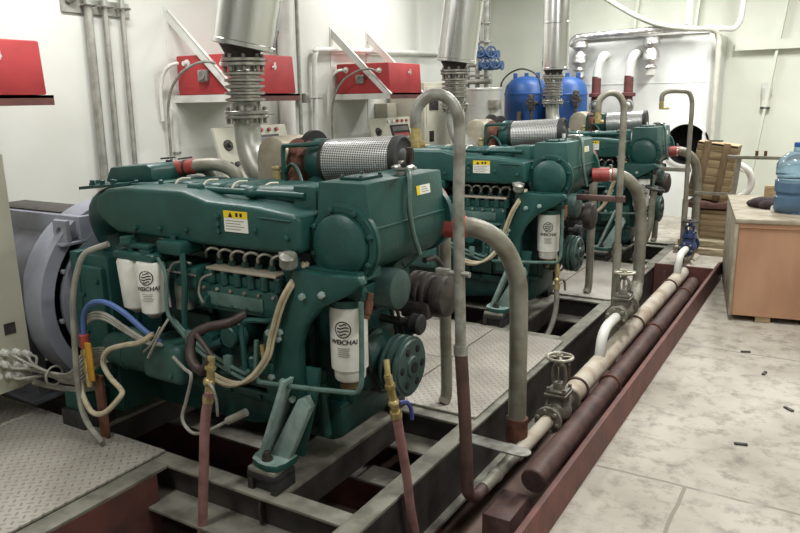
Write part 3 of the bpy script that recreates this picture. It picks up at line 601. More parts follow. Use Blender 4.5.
# beige terminal cabinet at the left edge with cable glands and bundled cables
t=thing('terminal_cabinet',(-3.9,1.7,.016),'beige metal terminal cabinet at the left edge with white cable glands','cabinet')
P('body',MB().box(-4.15,-3.6,1.2,2.08,.2,1.42,.006).prism([(1.2,.2),(2.02,.2),(2.08,.28),(2.08,1.42),(1.2,1.42)],'yz',-3.62,-3.595),beige,t)
for yy in (1.24,2.05): P('leg',MB().box(-4.1,-4.04,yy,yy+.06,.016,.2),beige,t)
for yy in (1.24,): P('leg',MB().box(-3.72,-3.66,yy,yy+.06,.016,.2),beige,t)
P('warning_plate',MB().box(-3.6,-3.592,1.96,2.02,.5,.56),dark,t)
G=[(1.94,.415),(2.0,.40),(2.05,.375),(1.93,.355),(1.985,.335),(2.04,.31),(1.94,.295),(1.99,.275),(1.88,.38),(1.88,.31)]
for y,z in G: P('cable_gland',MB().cyl((-3.6,y,z),(-3.57,y,z),.02,n=8).cyl((-3.575,y,z),(-3.55,y,z),.015,n=12),whitep,t)
for k,(y,z) in enumerate(G[:8]):
    d=.010*(k-3.5)
    one('control_cable',MB().tube([(-3.54,y,z),(-3.50,y+.005,z-.01),(-3.42,2.02+d,.315-d*1.2+.01*(k%2)),(-3.32,2.05+d*.6,.29-d*.9),(-3.22,2.07+d*.4,.30-d),(-3.16,2.085,.35-d*2.2),(-3.13,2.12+d*.2,.40-d*1.5),(-3.07,2.18,.42-d),(-3.02,2.27,.43-d*.6)],.0072,7,5),
        cable if k%3 else greyhose,'pale control cable bundled from the beige cabinet glands towards the engine starter','cable','control cables from the beige cabinet')
one('cable_clip',MB().torus((-3.34,2.04,.30),(1,.1,0),.05,.006,18,6),greyhose,'pale clip ring tied round the bundled control cables','clip')
one('conduit',MB().tube([(-3.55,2.05,.22),(-3.4,2.1,.2),(-3.25,2.12,.21),(-3.12,2.16,.25)],.016,8),greyhose,'thick grey conduit running under the bundled pale cables','cable')
# hoses and cables hanging beside the front engine starter
t=thing('drain_valve',(-3.08,2.06,.016),'yellow handled drain valve with a brown stand beside the starter motor','valve')
P('handle',MB().box(-3.055,-3.01,2.035,2.05,.33,.53,.008),brassy,t)
P('body',MB().cyl((-3.08,2.06,.29),(-3.08,2.06,.5),.018,n=10).box(-3.1,-3.06,2.04,2.08,.36,.4,.006).box(-3.1,-3.06,2.04,2.08,.44,.48,.006).cyl((-3.08,2.06,.4),(-3.02,2.05,.4),.01),brass,t)
P('stand',MB().box(-3.06,-3.0,2.07,2.085,.016,.35),rusty,t)
P('red_collar',MB().cyl((-3.08,2.06,.49),(-3.08,2.06,.56),.024,n=12,b=.005),redhose,t)
one('blue_hose',MB().tube([(-3.08,2.06,.56),(-3.06,2.06,.66),(-2.98,2.05,.73),(-2.86,2.04,.755),(-2.75,2.05,.72),(-2.66,2.09,.63),(-2.63,2.14,.57)],.013,8,6),bluehose,'blue rubber hose arching below the rear white fuel filters','hose')
one('vent_hose',MB().tube([(-2.87,2.1,1.02),(-2.975,2.05,.975),(-3.03,2.03,.88),(-3.07,2.02,.75),(-3.095,2.02,.59),(-3.12,2.02,.28),(-3.075,2.01,.13),(-2.95,2.0,.04)],.0145,9,6),greyhose,'grey hose hanging down from the manifold end to the tread plate','hose')
one('cream_hose',MB().tube([(-3.13,2.05,.3),(-3.1,2.03,.24),(-3.0,2.0,.19),(-2.9,2.0,.21),(-2.81,2.03,.30),(-2.83,2.05,.325),(-2.93,2.07,.36),(-2.97,2.07,.43),(-2.92,2.07,.5),(-2.8,2.07,.545),(-2.68,2.07,.58),(-2.62,2.1,.62)],.013,8,6),cream,'cream rubber hose curling in a loop in front of the starter motor','hose')
c=MB()
for k in range(3): c.tube([(-3.12,2.09,.57+.01*k),(-3.02,2.07,.64+.014*k),(-2.9,2.06,.66+.014*k),(-2.76,2.06,.62+.012*k),(-2.66,2.08,.58+.008*k),(-2.6,2.13,.56)],.008,6,5)
one('starter_cable',c,cable,'pale electric cables running over the starter motor under the blue hose','cable')
one('sensor_cable',MB().tube([(-2.66,2.09,.5),(-2.6,2.08,.57),(-2.55,2.09,.65),(-2.53,2.12,.7)],.006,6,5).tube([(-2.7,2.1,.52),(-2.62,2.09,.58),(-2.57,2.1,.66)],.005,6,5),cable,'thin pale wire pair rising above the square starter end','cable')
t=thing('probe_cable',(-2.35,2.1,.2),'thin grey cable drooping under the front engine to a plug','cable')
P('cord',MB().tube([(-2.5,2.1,.53),(-2.42,2.09,.49),(-2.37,2.08,.47),(-2.40,2.07,.36),(-2.43,2.06,.26),(-2.38,2.06,.205),(-2.3,2.07,.22),(-2.18,2.1,.29)],.008,7,6),cable,t)
P('plug',MB().cyl((-2.19,2.1,.285),(-2.1,2.13,.335),.018,n=10),greyhose,t)
t=thing('drain_hose',(-2.16,1.95,-.3),'pinkish drain hose with brass ball valve hanging in front of the engine block','hose','drain hoses')
P('hose',MB().tube([(-2.13,1.96,.49),(-2.165,1.955,.36),(-2.185,1.95,.2),(-2.215,1.945,-.05),(-2.24,1.94,-.25),(-2.22,1.9,-.4),(-2.15,1.85,-.5)],.021,10,5),pinkhose,t)
v=P('ball_valve',MB().cyl((-2.14,1.96,.45),(-2.125,1.965,.55),.019,n=8).cyl((-2.125,1.965,.55),(-2.115,1.97,.64),.016,n=10).sph((-2.132,1.962,.53),.025).cyl((-2.122,1.965,.585),(-2.12,1.967,.6),.023,n=6).cyl((-2.145,1.96,.44),(-2.14,1.96,.47),.024,n=12),brass,t)
P('lever',MB().tube([(-2.115,1.945,.53),(-2.09,1.94,.52),(-2.075,1.94,.47),(-2.075,1.94,.40)],.006,6,4),galv,v)
one('oil_hose',MB().tube([(-2.11,2.18,.765),(-2.16,2.12,.735),(-2.24,2.08,.715),(-2.29,2.04,.68),(-2.27,2.0,.60),(-2.19,1.98,.56),(-2.12,1.97,.63)],.021,10,6).tube([(-2.27,2.04,.69),(-2.17,2.02,.62),(-2.12,1.97,.6)],.012,8,4),brownhose,'dark brown oil hose curving down to the brass valve of the pinkish hose','hose')
leverb=mat('lever_blue',S(54,66,130),.45)
def hose2(t0,dx,dy):
    P('hose',MB().tube([(-1.42,2.277,.40),(-1.42,2.295,.32),(-1.42,2.34,.13),(-1.42,2.37,-.05),(-1.42,2.405,-.2),(-1.43,2.45,-.45)] if not dx else [(-1.70,2.50+dy,.26),(-1.70,2.50+dy,.12),(-1.72,2.47+dy,-.02),(-1.76,2.4+dy,-.16)],.02,10,5),pinkhose if not dx else greyhose,t0)
    if not dx: A,B=V((-1.42,2.275,.405)),V((-1.425,2.225,.60))
    else: A,B=V((-1.70,2.50+dy,.26)),V((-1.70,2.50+dy,.45))
    q=lambda f: A+(B-A)*f
    v=P('ball_valve',MB().cyl(A,B,.017,n=10).sph(q(.35),.024).cyl(q(.7),q(.8),.022,n=6).cyl(A,q(.14),.024,n=10).cyl(B,B+V((-.012,.01,.06)),.012,n=8),brass,t0)
    e=q(.35); P('lever',MB().tube([e+V((.02,.01,0)),e+V((.035,.04,-.005)),e+V((.04,.065,-.04)),e+V((.042,.07,-.09))],.009,6,4),leverb if not dx else steel,v)
for i,(dy,l) in enumerate(((0,'pinkish drain hose with blue lever brass valve below the front crank pulley'),(2.5,'grey drain hose with brass valve below the middle engine filter'),(5.03,'grey drain hose with brass valve beside the rear engine pulleys'))):
    t=thing('drain_hose',(-1.6,2.4+dy,-.3),l,'hose','drain hoses'); hose2(t,i,dy)
# ---------------------------------------------------------------- exhausts
def exhaust(oy,tilt,label,R):
    ex,ey=-2.795+(-.05 if oy>5 else 0),3.0+oy
    t=thing('exhaust_pipe',(ex,ey,1.2),label,'exhaust','exhaust pipes with silver jackets')
    P('elbow',MB().tube([(ex+.25,ey-.05,1.215),(ex+.17,ey-.04,1.235),(ex+.08,ey-.03,1.30),(ex+.022,ey-.01,1.385),(ex,ey,1.48),(ex,ey,1.57)],.072,20,6),pipesil,t)
    def fl(z):
        b=MB().cyl((ex,ey,z-.022),(ex,ey,z-.003),.118,n=30,b=.003).cyl((ex,ey,z+.001),(ex,ey,z+.02),.118,n=30,b=.003)
        f=P('flange',b,bell,t)
        PB('flange_bolt',ringpts((ex,ey,z+.02),(0,0,1),.098,8),(0,0,1),.011,.018,galv,f); PB('flange_bolt',ringpts((ex,ey,z-.022),(0,0,-1),.098,8),(0,0,-1),.011,.026,galv,f)
        P('tie_bar',MB().box(ex+.08,ex+.19,ey-.012,ey+.012,z-.003,z+.001),galv,f)
    fl(1.585); fl(1.86)
    pr=[(0,.078),(.06,.078)]
    for k in range(5): z=.075+k*.034; pr+=[(z-.012,.08),(z-.006,.108),(z+.006,.108),(z+.012,.08)]
    pr+=[(.235,.076),(.27,.076)]
    P('bellows',MB().lathe((ex,ey,1.588),(0,0,1),pr,30),bell,t)
    d=V((tilt[0],tilt[1],1)).normalized(); p0=V((ex+.02,ey,1.935))
    P('lagged_cone',MB().lathe((ex,ey,1.88),(0,0,1),[(0,.085),(.02,.092),(.09,.128),(.15,.13)],26),conem,t)
    L=(3.69-p0.z)/d.z-.09
    P('muffler_jacket',MB().lathe(p0+V((0,0,.035)),d,[(-.04,R-.02),(-.035,R+.006),(-.015,R+.006),(-.01,R),(.45,R),(.455,R+.004),(.47,R+.004),(.475,R),(L-.25,R),(L-.1,.12),(L-.01,.12)],40),silver,t)
    b=MB()
    return t
exhaust(0,(.19,.10),'tilted silver exhaust jacket above the front engine turbocharger',.162)
exhaust(2.5,(.12,.05),'silver exhaust jacket above the middle engine turbocharger',.160)
exhaust(5.03,(.0,.0),'upright silver exhaust jacket above the rearmost engine',.145)
# ---------------------------------------------------------------- posts, bends, valves and pipes along the trench
def post(oy,label,i):
    x,y=-1.27,2.5+oy+(.05 if i==0 else 0)
    t=thing('hooked_pipe',(x,y,-.2),label,'pipe','hooked vent pipes')
    m=galvd if i else galv
    hk=[(x,y,.62),(x+.0,y-.02,1.2),(x,y-.01,1.5),(x-.008,y-.02,1.6),(x-.045,y-.04,1.655),(x-.10,y-.065,1.66),(x-.145,y-.085,1.615),(x-.15,y-.09,1.54)]
    if i==2: hk=hk[:4]+[(x-.04,y-.03,1.66),(x-.1,y-.06,1.672),(x-.2,y-.12,1.672),(x-.25,y-.15,1.64),(x-.255,y-.155,1.58)]
    P('upper_pipe',MB().tube(hk,.0235 if i==0 else .022,12,6),m,t)
    z=hk[-1][2]; hx,hy=hk[-1][0],hk[-1][1]
    P('brass_end',MB().cyl((hx,hy,z-.075),(hx,hy,z+.01),.02,n=8).cyl((hx,hy,z-.05),(hx,hy,z-.02),.025,n=6).cyl((hx,hy,z-.065),(hx+(.07 if i==2 else .03),hy+.02,z-.065),.012),brass,t)
    if i==0:
        P('lower_pipe',MB().tube([(x,y,.63),(x+.005,y+.03,.3),(x+.01,y+.045,0),(x+.01,y+.06,-.06),(x+.015,y+.12,-.105),(x+.02,y+.2,-.10)],.028,12,6),rustp,t)
        P('coupling',MB().cyl((x,y,.61),(x,y,.65),.031,n=12),galv,t)
        P('coupling',MB().lathe((x+.021,y+.3,-.1),(0,1,0),[(0,.033),(.03,.037),(.06,.033)],16),galv,t)
        P('base_pipe',MB().tube([(x+.02,y+.19,-.1),(x+.03,y+.42,-.092),(x+.04,y+.55,-.085)],.03,12,4),galvd,t)
        P('lagged_end',MB().tube([(x+.04,y+.54,-.085),(x+.055,y+.75,-.065),(x+.068,y+.93,-.047)],.037,14,3),lagg,t)
        P('pipe_clip',MB().cyl((x-.05,y-.02,.96),(x+.05,y-.02,.96),.012).box(x-.1,x-.04,y-.035,y-.005,.945,.975,.004),galv,t)
    else:
        P('lower_pipe',MB().cyl((x,y,-.3),(x,y,.63),.028,n=12),m,t)
        if i==1: P('support_arm',MB().box(x-.3,x+.03,y-.025,y+.015,.93,.97,.005).cyl((x,y,.93),(x,y,.97),.036),rustp,t)
        else: P('support_arm',MB().box(x-.3,x+.03,y-.02,y+.02,.9,.94,.004),galvd,t)
    return t
for i,(oy,l) in enumerate(((0,'tall hooked grey pipe with red lower half in front of the front alternator'),(2.5,'tall hooked grey pipe standing beside the middle engine'),(5.03,'tall hooked grey pipe by the rearmost engine, near the round duct opening'))): post(oy,l,i)
# brown hose from hook to front air filter end
one('overflow_hose',MB().tube([(-1.42,2.41,1.468),(-1.422,2.412,1.44),(-1.45,2.45,1.41),(-1.52,2.56,1.395),(-1.60,2.66,1.375)],.013,8,5),brownhose,'short brown hose from the brass hook end to the front tank filler','hose')
def bend(oy,label,i):
    t=thing('cooling_pipe',(-1.28,3.2+oy,-.1),label,'pipe','cooling water bend pipes')
    end=[(-1.275,3.2+oy,-.06)]
    if i: end=[(-1.275,3.21+oy,.25),(-1.27,3.15+oy,.17),(-1.24,3.0+oy,.15),(-1.2,2.66+oy,.17)]
    P('pipe',MB().tube([(-1.50,2.965+oy,1.065),(-1.43,2.985+oy,1.065),(-1.36,3.03+oy,1.03),(-1.31,3.1+oy,.95),(-1.285,3.17+oy,.82),(-1.277,3.2+oy,.65)]+end,.045,16,6),galvd,t)
    P('red_sleeve',MB().cyl((-1.60,2.94+oy,1.06),(-1.45,2.978+oy,1.065),.052,n=18,b=.005),redhose,t)
    P('hose_clamp',MB().lathe((-1.475,2.972+oy,1.065),(1,.25,0),[(0,.054),(.014,.054)],20).box(-1.475,-1.46,2.95+oy,2.98+oy,1.12,1.14),steel,t)
    if i==0: P('rusted_foot',MB().cyl((-1.275,3.2,-.06),(-1.275,3.2,.06),.056,n=16),rusty,t)
for i,(oy,l) in enumerate(((0,'thick grey cooling pipe bending down from the front engine tank, rusted foot'),(2.5,'thick grey cooling pipe bending down beside the middle engine to the handwheel valve'),(5.03,'thick grey cooling pipe bending down beside the rearmost engine to the blue valve'))): bend(oy,l,i)
def down(oy,label):
    t=thing('drain_pipe',(-1.7,3.2+oy,.016),label,'pipe','vertical outlet pipes behind the tanks')
    P('pipe',MB().tube([(-1.70,3.02+oy,1.2),(-1.70,3.1+oy,1.2),(-1.7,3.18+oy,1.17),(-1.7,3.22+oy,1.08),(-1.7,3.23+oy,.9),(-1.71,3.25+oy,.5),(-1.72,3.28+oy,.1),(-1.73,3.26+oy,.02)],.032,12,5),galvd,t)
    P('red_sleeve',MB().tube([(-1.7,2.98+oy,1.2),(-1.7,3.06+oy,1.2),(-1.7,3.14+oy,1.19),(-1.7,3.2+oy,1.14)],.042,14,4),redhose,t)
for oy,l in ((0,'vertical grey outlet pipe hidden behind the tall red and grey hooked pipe'),(2.6,'vertical grey outlet pipe behind the middle engine crank pulley'),(5.1,'vertical grey outlet pipe behind the rearmost engine pulleys')): down(oy,l)
def gate_valve(x,y,z,zw,label,m,wheel=True,wheelm=None,r=.075):
    t=thing('gate_valve',(x,y,z-.08),label,'valve','valves along the trench pipe')
    b=MB().cyl((x,y-.15,z),(x,y+.15,z),.045,n=18).sph((x,y,z),(.075,.085,.075)).box(x-.05,x+.05,y-.055,y+.055,z,z+.1,.015).box(x-.062,x+.062,y-.07,y+.07,z+.09,z+.108,.004).box(x-.055,x+.055,y-.06,y+.06,z+.108,z+.125,.004)
    b.cyl((x,y,z+.12),(x,y,z+.16),.034,.028,n=14); b.bolts([(x+a,y+c,z+.125) for a in (-.045,.045) for c in (-.05,.05)],(0,0,1),.011,.015)
    P('body',b,m,t)
    for s in (-1,1):
        f=P('flange',MB().cyl((x,y+s*.15,z),(x,y+s*.172,z),r,n=26,b=.003),m,t)
        PB('flange_bolt',ringpts((x,y+s*.172,z),(0,s,0),r*.76,6),(0,s,0),.012,.014,galvd,f)
    P('yoke',MB().tube([(x-.03,y,z+.15),(x-.035,y,z+.2),(x-.025,y,zw-.05),(x,y,zw-.035)],.011,8,4).tube([(x+.03,y,z+.15),(x+.035,y,z+.2),(x+.025,y,zw-.05),(x,y,zw-.035)],.011,8,4).cyl((x,y,zw-.05),(x,y,zw-.02),.02),m,t)
    P('stem',MB().cyl((x,y,z+.15),(x,y,zw+.02),.009,n=10),steel,t)
    w=MB().torus((x,y,zw),(0,0,1),.068,.0095).cyl((x,y,zw-.014),(x,y,zw+.014),.018,n=8)
    for k in range(4): a=k*PI/2+.4; w.tube([(x,y,zw),(x+.033*math.cos(a),y+.033*math.sin(a),zw+.003),(x+.068*math.cos(a),y+.068*math.sin(a),zw)],.007,6,2)
    P('handwheel',w,wheelm or m,t)
    return t
vm=mat('valve_cast_grey',S(134,130,120),.5,metal=.4,col2=S(98,94,84),scale=18,bump=.15)
wm=mat('handwheel_pale',S(168,164,148),.45,metal=.4,col2=S(136,130,116),scale=20)
gate_valve(-1.2,3.62,-.045,.26,'grey gate valve with round handwheel nearest the camera in the trench',vm,wheelm=wm)
gate_valve(-1.2,4.95,.17,.45,'grey gate valve with round handwheel beside the middle engine, above the pale pipe',vm,wheelm=wm)
gate_valve(-1.2,7.48,.17,.42,'blue gate valve farthest along the trench pipe',mat('valve_dark_blue',S(48,66,108),.45,col2=S(38,50,84),scale=12),wheelm=dark)
t=thing('main_pipe',(-1.2,6.0,-.1),'thick pale lagged pipe running along the trench behind the handwheel valves','pipe')
P('pipe',MB().cyl((-1.2,3.8,-.045),(-1.2,8.44,-.045),.062,n=24),lagg,t)
for oy in (0,2.53):
    P('riser_elbow',MB().tube([(-1.2,4.42+oy,-.02),(-1.2,4.43+oy,.06),(-1.2,4.47+oy,.13),(-1.2,4.56+oy,.168),(-1.2,4.7+oy,.17),(-1.2,4.79+oy,.17)],.034,14,5),whitep,t)
for y in (3.95,5.35,6.6):
    P('pipe_clamp',MB().torus((-1.2,y,-.045),(0,1,0),.068,.008,24,6).cyl((-1.25,y,.02),(-1.25,y,.1),.007),rustp,t)
    P('support',MB().box(-1.28,-1.12,y-.02,y+.02,-.55,-.113).box(-1.3,-1.1,y-.04,y+.04,-.125,-.113),maroon,t)
t=thing('drain_main',(-1.05,5.0,-.2),'thick maroon pipe with capped end lying in the trench beside the kerb','pipe')
P('pipe',MB().cyl((-1.095,2.96,-.13),(-1.095,7.2,-.13),.06,n=24,b=.006),rustp,t)
for y in (4.3,5.5,6.7):
    P('pipe_clamp',MB().torus((-1.095,y,-.13),(0,1,0),.065,.008,24,6),rusty,t)
    P('support',MB().box(-1.13,-1.06,y-.02,y+.02,-.55,-.19),maroon,t)
one('branch_pipe',MB().tube([(-.93,5.3,-.27),(-.93,6.4,-.25),(-.93,6.9,-.22),(-.95,7.1,-.15)],.035,12,4).lathe((-.93,6.2,-.255),(0,1,0),[(0,.06),(.02,.06)],20),galvd,'thin grey pipe low in the trench beside the maroon pipe','pipe')
one('trench_bracket',MB().box(-1.24,-1.1,2.7,2.95,-.55,-.2,.01),rustp,'maroon steel block on the trench bottom below the capped end of the maroon pipe','bracket')
one('flat_bar',MB().prism([(-1.5,3.02),(-1.47,2.93),(-1.17,2.915),(-1.135,2.92),(-1.112,2.94),(-1.107,2.965),(-1.118,2.99),(-1.145,3.005)],'xy',.002,.01,.001),galv,'pale flat steel bar with rounded end lying across the beam beside the red pipe','steel bar')
t=thing('valve_stand',(-1.62,7.3,.0),'dark handwheel on a bent grey spindle pipe beside the rearmost engine','valve')
P('handwheel',MB().torus((-1.52,7.3,.75),(.25,0,1),.085,.014),black,t)
P('spindle',MB().tube([(-1.52,7.3,.76),(-1.54,7.3,.6),(-1.545,7.3,.4),(-1.6,7.32,.2),(-1.68,7.35,.08),(-1.69,7.36,-.05)],.03,12,5),galvd,t)
P('spoke',MB().tube([(-1.60,7.3,.77),(-1.52,7.3,.755),(-1.44,7.3,.73)],.009,6,2).tube([(-1.52,7.22,.75),(-1.52,7.3,.755),(-1.52,7.38,.75)],.009,6,2),black,t)
# ---------------------------------------------------------------- left wall
def wallpipe(y,r,z0,z1,label,ytop=None):
    one('wall_pipe',MB().tube([(-5.14,ytop or y,z1),(-5.14,(ytop or y)*.5+y*.5,(z0+z1)/2),(-5.14,y,z0)],r,12,1),pipesil,label,'pipe','bare pipes on the left wall')
wallpipe(3.79,.032,0,ZC,'leftmost of the three grey vertical pipes on the left wall',3.83)
wallpipe(3.93,.024,0,ZC,'middle of the three grey vertical pipes on the left wall',3.99)
wallpipe(4.09,.021,0,ZC,'rightmost of the three grey vertical pipes on the left wall',4.16)
one('pipe_stub',MB().tube([(-5.14,3.72,ZC),(-5.14,3.72,2.6),(-5.14,3.7,2.47),(-5.18,3.68,2.43)],.03,12,4),pipesil,'short grey pipe ending at the bracket left of the three wall pipes','pipe')
t=thing('pipe_bracket',(-5.15,3.93,2.35),'grey wall bracket holding the three vertical pipes near the top','bracket')
P('rail',MB().box(-5.2,-5.18,3.62,4.24,2.35,2.46),pipesil,t)
for y in (3.83,3.985,4.15): P('u_bolt',MB().tube([(-5.19,y-.045,2.41),(-5.11,y-.045,2.41),(-5.09,y,2.41),(-5.11,y+.045,2.41),(-5.19,y+.045,2.41)],.008,6,4),galv,t)
def red_tank(y0,y1,label,slabel,i):
    t=thing('red_tank',(-4.8,(y0+y1)/2,1.72),label,'tank','red boxes on wall shelves')
    P('body',MB().prism([(-5.16,1.72),(-5.16,2.06),(-4.44,2.055),(-4.42,1.72)],'xz',y0+.02,y1-.03,.012),redp,t)
    n=P('hose_nozzle',MB().lathe((-5.02,y0+.02,1.99),(0,-1,0),[(0,.035),(.012,.035),(.014,.02),(.05,.02)],16),whitep,t)
    P('hose_nozzle',MB().lathe((-4.56,y0+.02,1.97),(0,-1,0),[(0,.03),(.012,.03),(.014,.017),(.06,.017)],16),whitep,t)
    P('level_gauge',MB().box(-4.87,-4.76,y0-.02,y0+.02,1.83,1.93,.01).cyl((-4.81,y0-.035,1.88),(-4.81,y0,1.88),.035,n=16),galv,t)
    P('vent_cock',MB().cyl((-4.44,y1-.32,1.95),(-4.40,y1-.32,1.95),.012).cyl((-4.41,y1-.32,1.93),(-4.41,y1-.32,1.99),.009),whitep,t)
    s=thing('wall_shelf',(-4.8,(y0+y1)/2,1.66),slabel,'shelf','braced wall shelves')
    b=MB().box(-5.2,-4.4,y0,y1,1.7,1.718).box(-5.2,-4.41,y0-.004,y0,1.655,1.718)
    b.mi=1; b.box(-4.412,-4.4,y0,y1,1.655,1.718)
    P('plate',b,[whitep,maroon],s)
    d=V((.78,0,-.70)).normalized()
    for yy in ((y0-.008,y1-.03) if i==2 else (y0-.008,)):
        P('brace',MB().prism([(-5.2,2.36),(-5.2,2.46),(-4.40,1.715),(-4.46,1.69)],'xz',yy-.008,yy,.0).prism([(-5.2,2.455),(-5.2,2.465),(-4.395,1.715),(-4.40,1.705)],'xz',yy-.008,yy+.03),whitep,s)
        P('wall_strip',MB().box(-5.2,-5.192,yy-.03,yy+.03,1.3,2.48),whitep,s)
red_tank(1.75,2.94,'red box tank on the shelf at the far left edge','white shelf with maroon front edge under the leftmost red box',0)
red_tank(4.66,5.46,'red box tank on the wall behind the front engine exhaust','white braced shelf under the red box behind the front exhaust',1)
red_tank(7.08,7.85,'farthest red box tank on the left wall, beyond the front exhaust','white braced shelf under the farthest red box',2)
for oy,a in ((0,'white hose looping from the wall to the red tank behind the front exhaust'),(2.44,'white hose looping from the wall to the farthest red tank')):
    one('fuel_hose',MB().tube([(-5.02,4.57+oy,1.99),(-5.04,4.5+oy,1.97),(-5.1,4.47+oy,1.9),(-5.14,4.46+oy,1.75),(-5.16,4.47+oy,1.5)],.016,8,5),whitep,a,'hose')
    one('return_hose',MB().tube([(-4.56,4.56+oy,1.97),(-4.6,4.5+oy,1.985),(-4.75,4.48+oy,1.96),(-4.95,4.48+oy,1.86),(-5.1,4.5+oy,1.66),(-5.15,4.52+oy,1.3),(-5.15,4.52+oy,.01)],.012,8,5),greyhose,a.replace('white hose looping','thin grey hose arching'),'hose')
t=thing('hose_guard',(-5.18,4.6,.0),'vertical white cable guard strip on the wall below the second red box','strip')
P('strip',MB().box(-5.2,-5.17,4.6,4.64,.0,1.6),whitep,t); P('strip_clip',MB().box(-5.2,-5.16,4.59,4.65,1.2,1.22).box(-5.2,-5.16,4.59,4.65,.8,.82),galv,t)
one('junction_box',MB().box(-5.2,-5.0,7.95,8.18,1.2,1.6,.01),beige,'beige junction box on the wall under the farthest red box','box')
one('white_duct_pipe',MB().cyl((-5.1,6.05,0),(-5.1,6.18,ZC),.085,n=22),whitep,'thick white vertical pipe on the wall between the two right hand red boxes','pipe')
one('conduit',MB().tube([(-5.13,6.33,.0),(-5.13,6.36,1.5),(-5.13,6.4,ZC)],.022,10,1),pipesil,'thin grey vertical conduit beside the thick white wall pipe','pipe')
one('bent_wall_pipe',MB().tube([(-5.14,6.6,.0),(-5.14,6.64,1.5),(-5.14,6.66,2.05),(-5.14,6.7,2.17),(-5.14,6.8,2.21),(-5.14,8.0,2.24),(-5.14,11.4,2.33)],.03,12,4),whitep,'white pipe turning along the wall above the farthest red box','pipe')
def wall_switch(y,z,l): 
    t=thing('pipe_clip',(-5.15,y,z),l,'clip')
    P('bracket',MB().box(-5.2,-5.08,y-.05,y+.03,z-.05,z+.05,.004),galv,t); P('rod',MB().cyl((-5.12,y,z),(-5.12,y+.3,z),.01),galv,t)
wall_switch(5.85,2.35,'small grey clip bracket on the thick white wall pipe'); wall_switch(6.45,1.68,'small grey clip on the wall beside the bent white pipe')
def console(oy,label):
    t=thing('control_console',(-4.74,5.2+oy,0),label,'control panel','beige engine control consoles')
    y0,y1=4.70+oy,5.68+oy
    P('body',MB().prism([(-4.67,0),(-4.67,.85),(-4.83,1.43),(-4.79,1.43),(-4.62,.86),(-4.62,0)],'xz',y0,y1,.008),beige,t)
    # sloped face frame: point at (u along y, v from 0 bottom to 1 top)
    def pt(u,v,o=0): 
        n=V((.57,0,.17)).normalized(); return V((-4.62-.17*v,y0+u*(y1-y0),.86+.57*v))+n*o
    N=V((.57,0,.17)).normalized()
    def quad(u0,u1,v0,v1,h,name,m,par=t):
        p=[pt(u0,v0),pt(u1,v0),pt(u1,v1),pt(u0,v1)]; vs=[q-N*.002 for q in p]+[q+N*h for q in p]
        return P(name,MB().add(vs,[[0,1,2,3],[4,5,6,7],[0,1,5,4],[1,2,6,5],[2,3,7,6],[3,0,4,7]]),m,par)
    quad(.42,.85,.52,.84,.012,'display',display)
    d=quad(.45,.82,.71,.80,.014,'readout',mat('readout_grey',S(96,96,92),.3)); quad(.45,.82,.57,.66,.014,'readout',redhose)
    for i in range(5): P('indicator_lamp',MB().cyl(pt(.4+.11*i,.92),pt(.4+.11*i,.92,.022),.018,n=12),redhose if i>1 else lampm,t)
    for i in range(4): P('push_button',MB().cyl(pt(.08+.085*i,.42),pt(.08+.085*i,.42,.03),.024,n=14),redp if i==3 else dark,t)
    P('selector_switch',MB().cyl(pt(.12,.72),pt(.12,.72,.02),.05,n=18).cyl(pt(.12,.72),pt(.12,.72,.05),.02,n=10),dark,t)
    P('selector_switch',MB().cyl(pt(.93,.62),pt(.93,.62,.02),.04,n=4),dark,t)
    for i in range(6): 
        P('louvre',MB().box(-4.622,-4.608,y0+.1+.13*i,y0+.17+.13*i,.55,.8,.004),beige,t)
console(0,'beige sloped control console against the wall behind the front exhaust elbow')
console(2.5,'beige sloped control console with red readouts behind the tall hooked pipe')
t=thing('switch_cabinet',(-4.9,8.55,0),'tall beige switch cabinet behind the silver insulated cylinder','cabinet')
P('body',MB().box(-5.12,-4.6,8.2,8.92,0,1.85,.01),beige,t)
P('vent_panel',MB().box(-4.61,-4.583,8.3,8.55,1.5,1.7,.003),dark,t); P('meter',MB().box(-4.61,-4.58,8.3,8.42,1.1,1.24,.004),display,t)
P('door',MB().box(-4.61,-4.588,8.24,8.88,.1,1.8,.006),beige,t)
# silver insulated cylinder
cx,cy=-4.02,8.72
t=thing('insulated_cylinder',(cx,cy,0),'silver clad insulated cylinder behind the middle engine turbocharger','tank')
P('shell',MB().lathe((cx,cy,0),(0,0,1),[(0,.24),(1.735,.24),(1.74,.246),(1.76,.246),(1.77,.235)],40),clad,t)
P('gauge_box',MB().box(cx+.16,cx+.28,cy-.2,cy-.06,1.5,1.62,.006).box(cx+.17,cx+.27,cy-.205,cy-.2,1.52,1.60),galvd,t)
P('port',MB().cyl((cx+.17,cy-.16,1.38),(cx+.24,cy-.24,1.38),.06,n=18),dark,t)
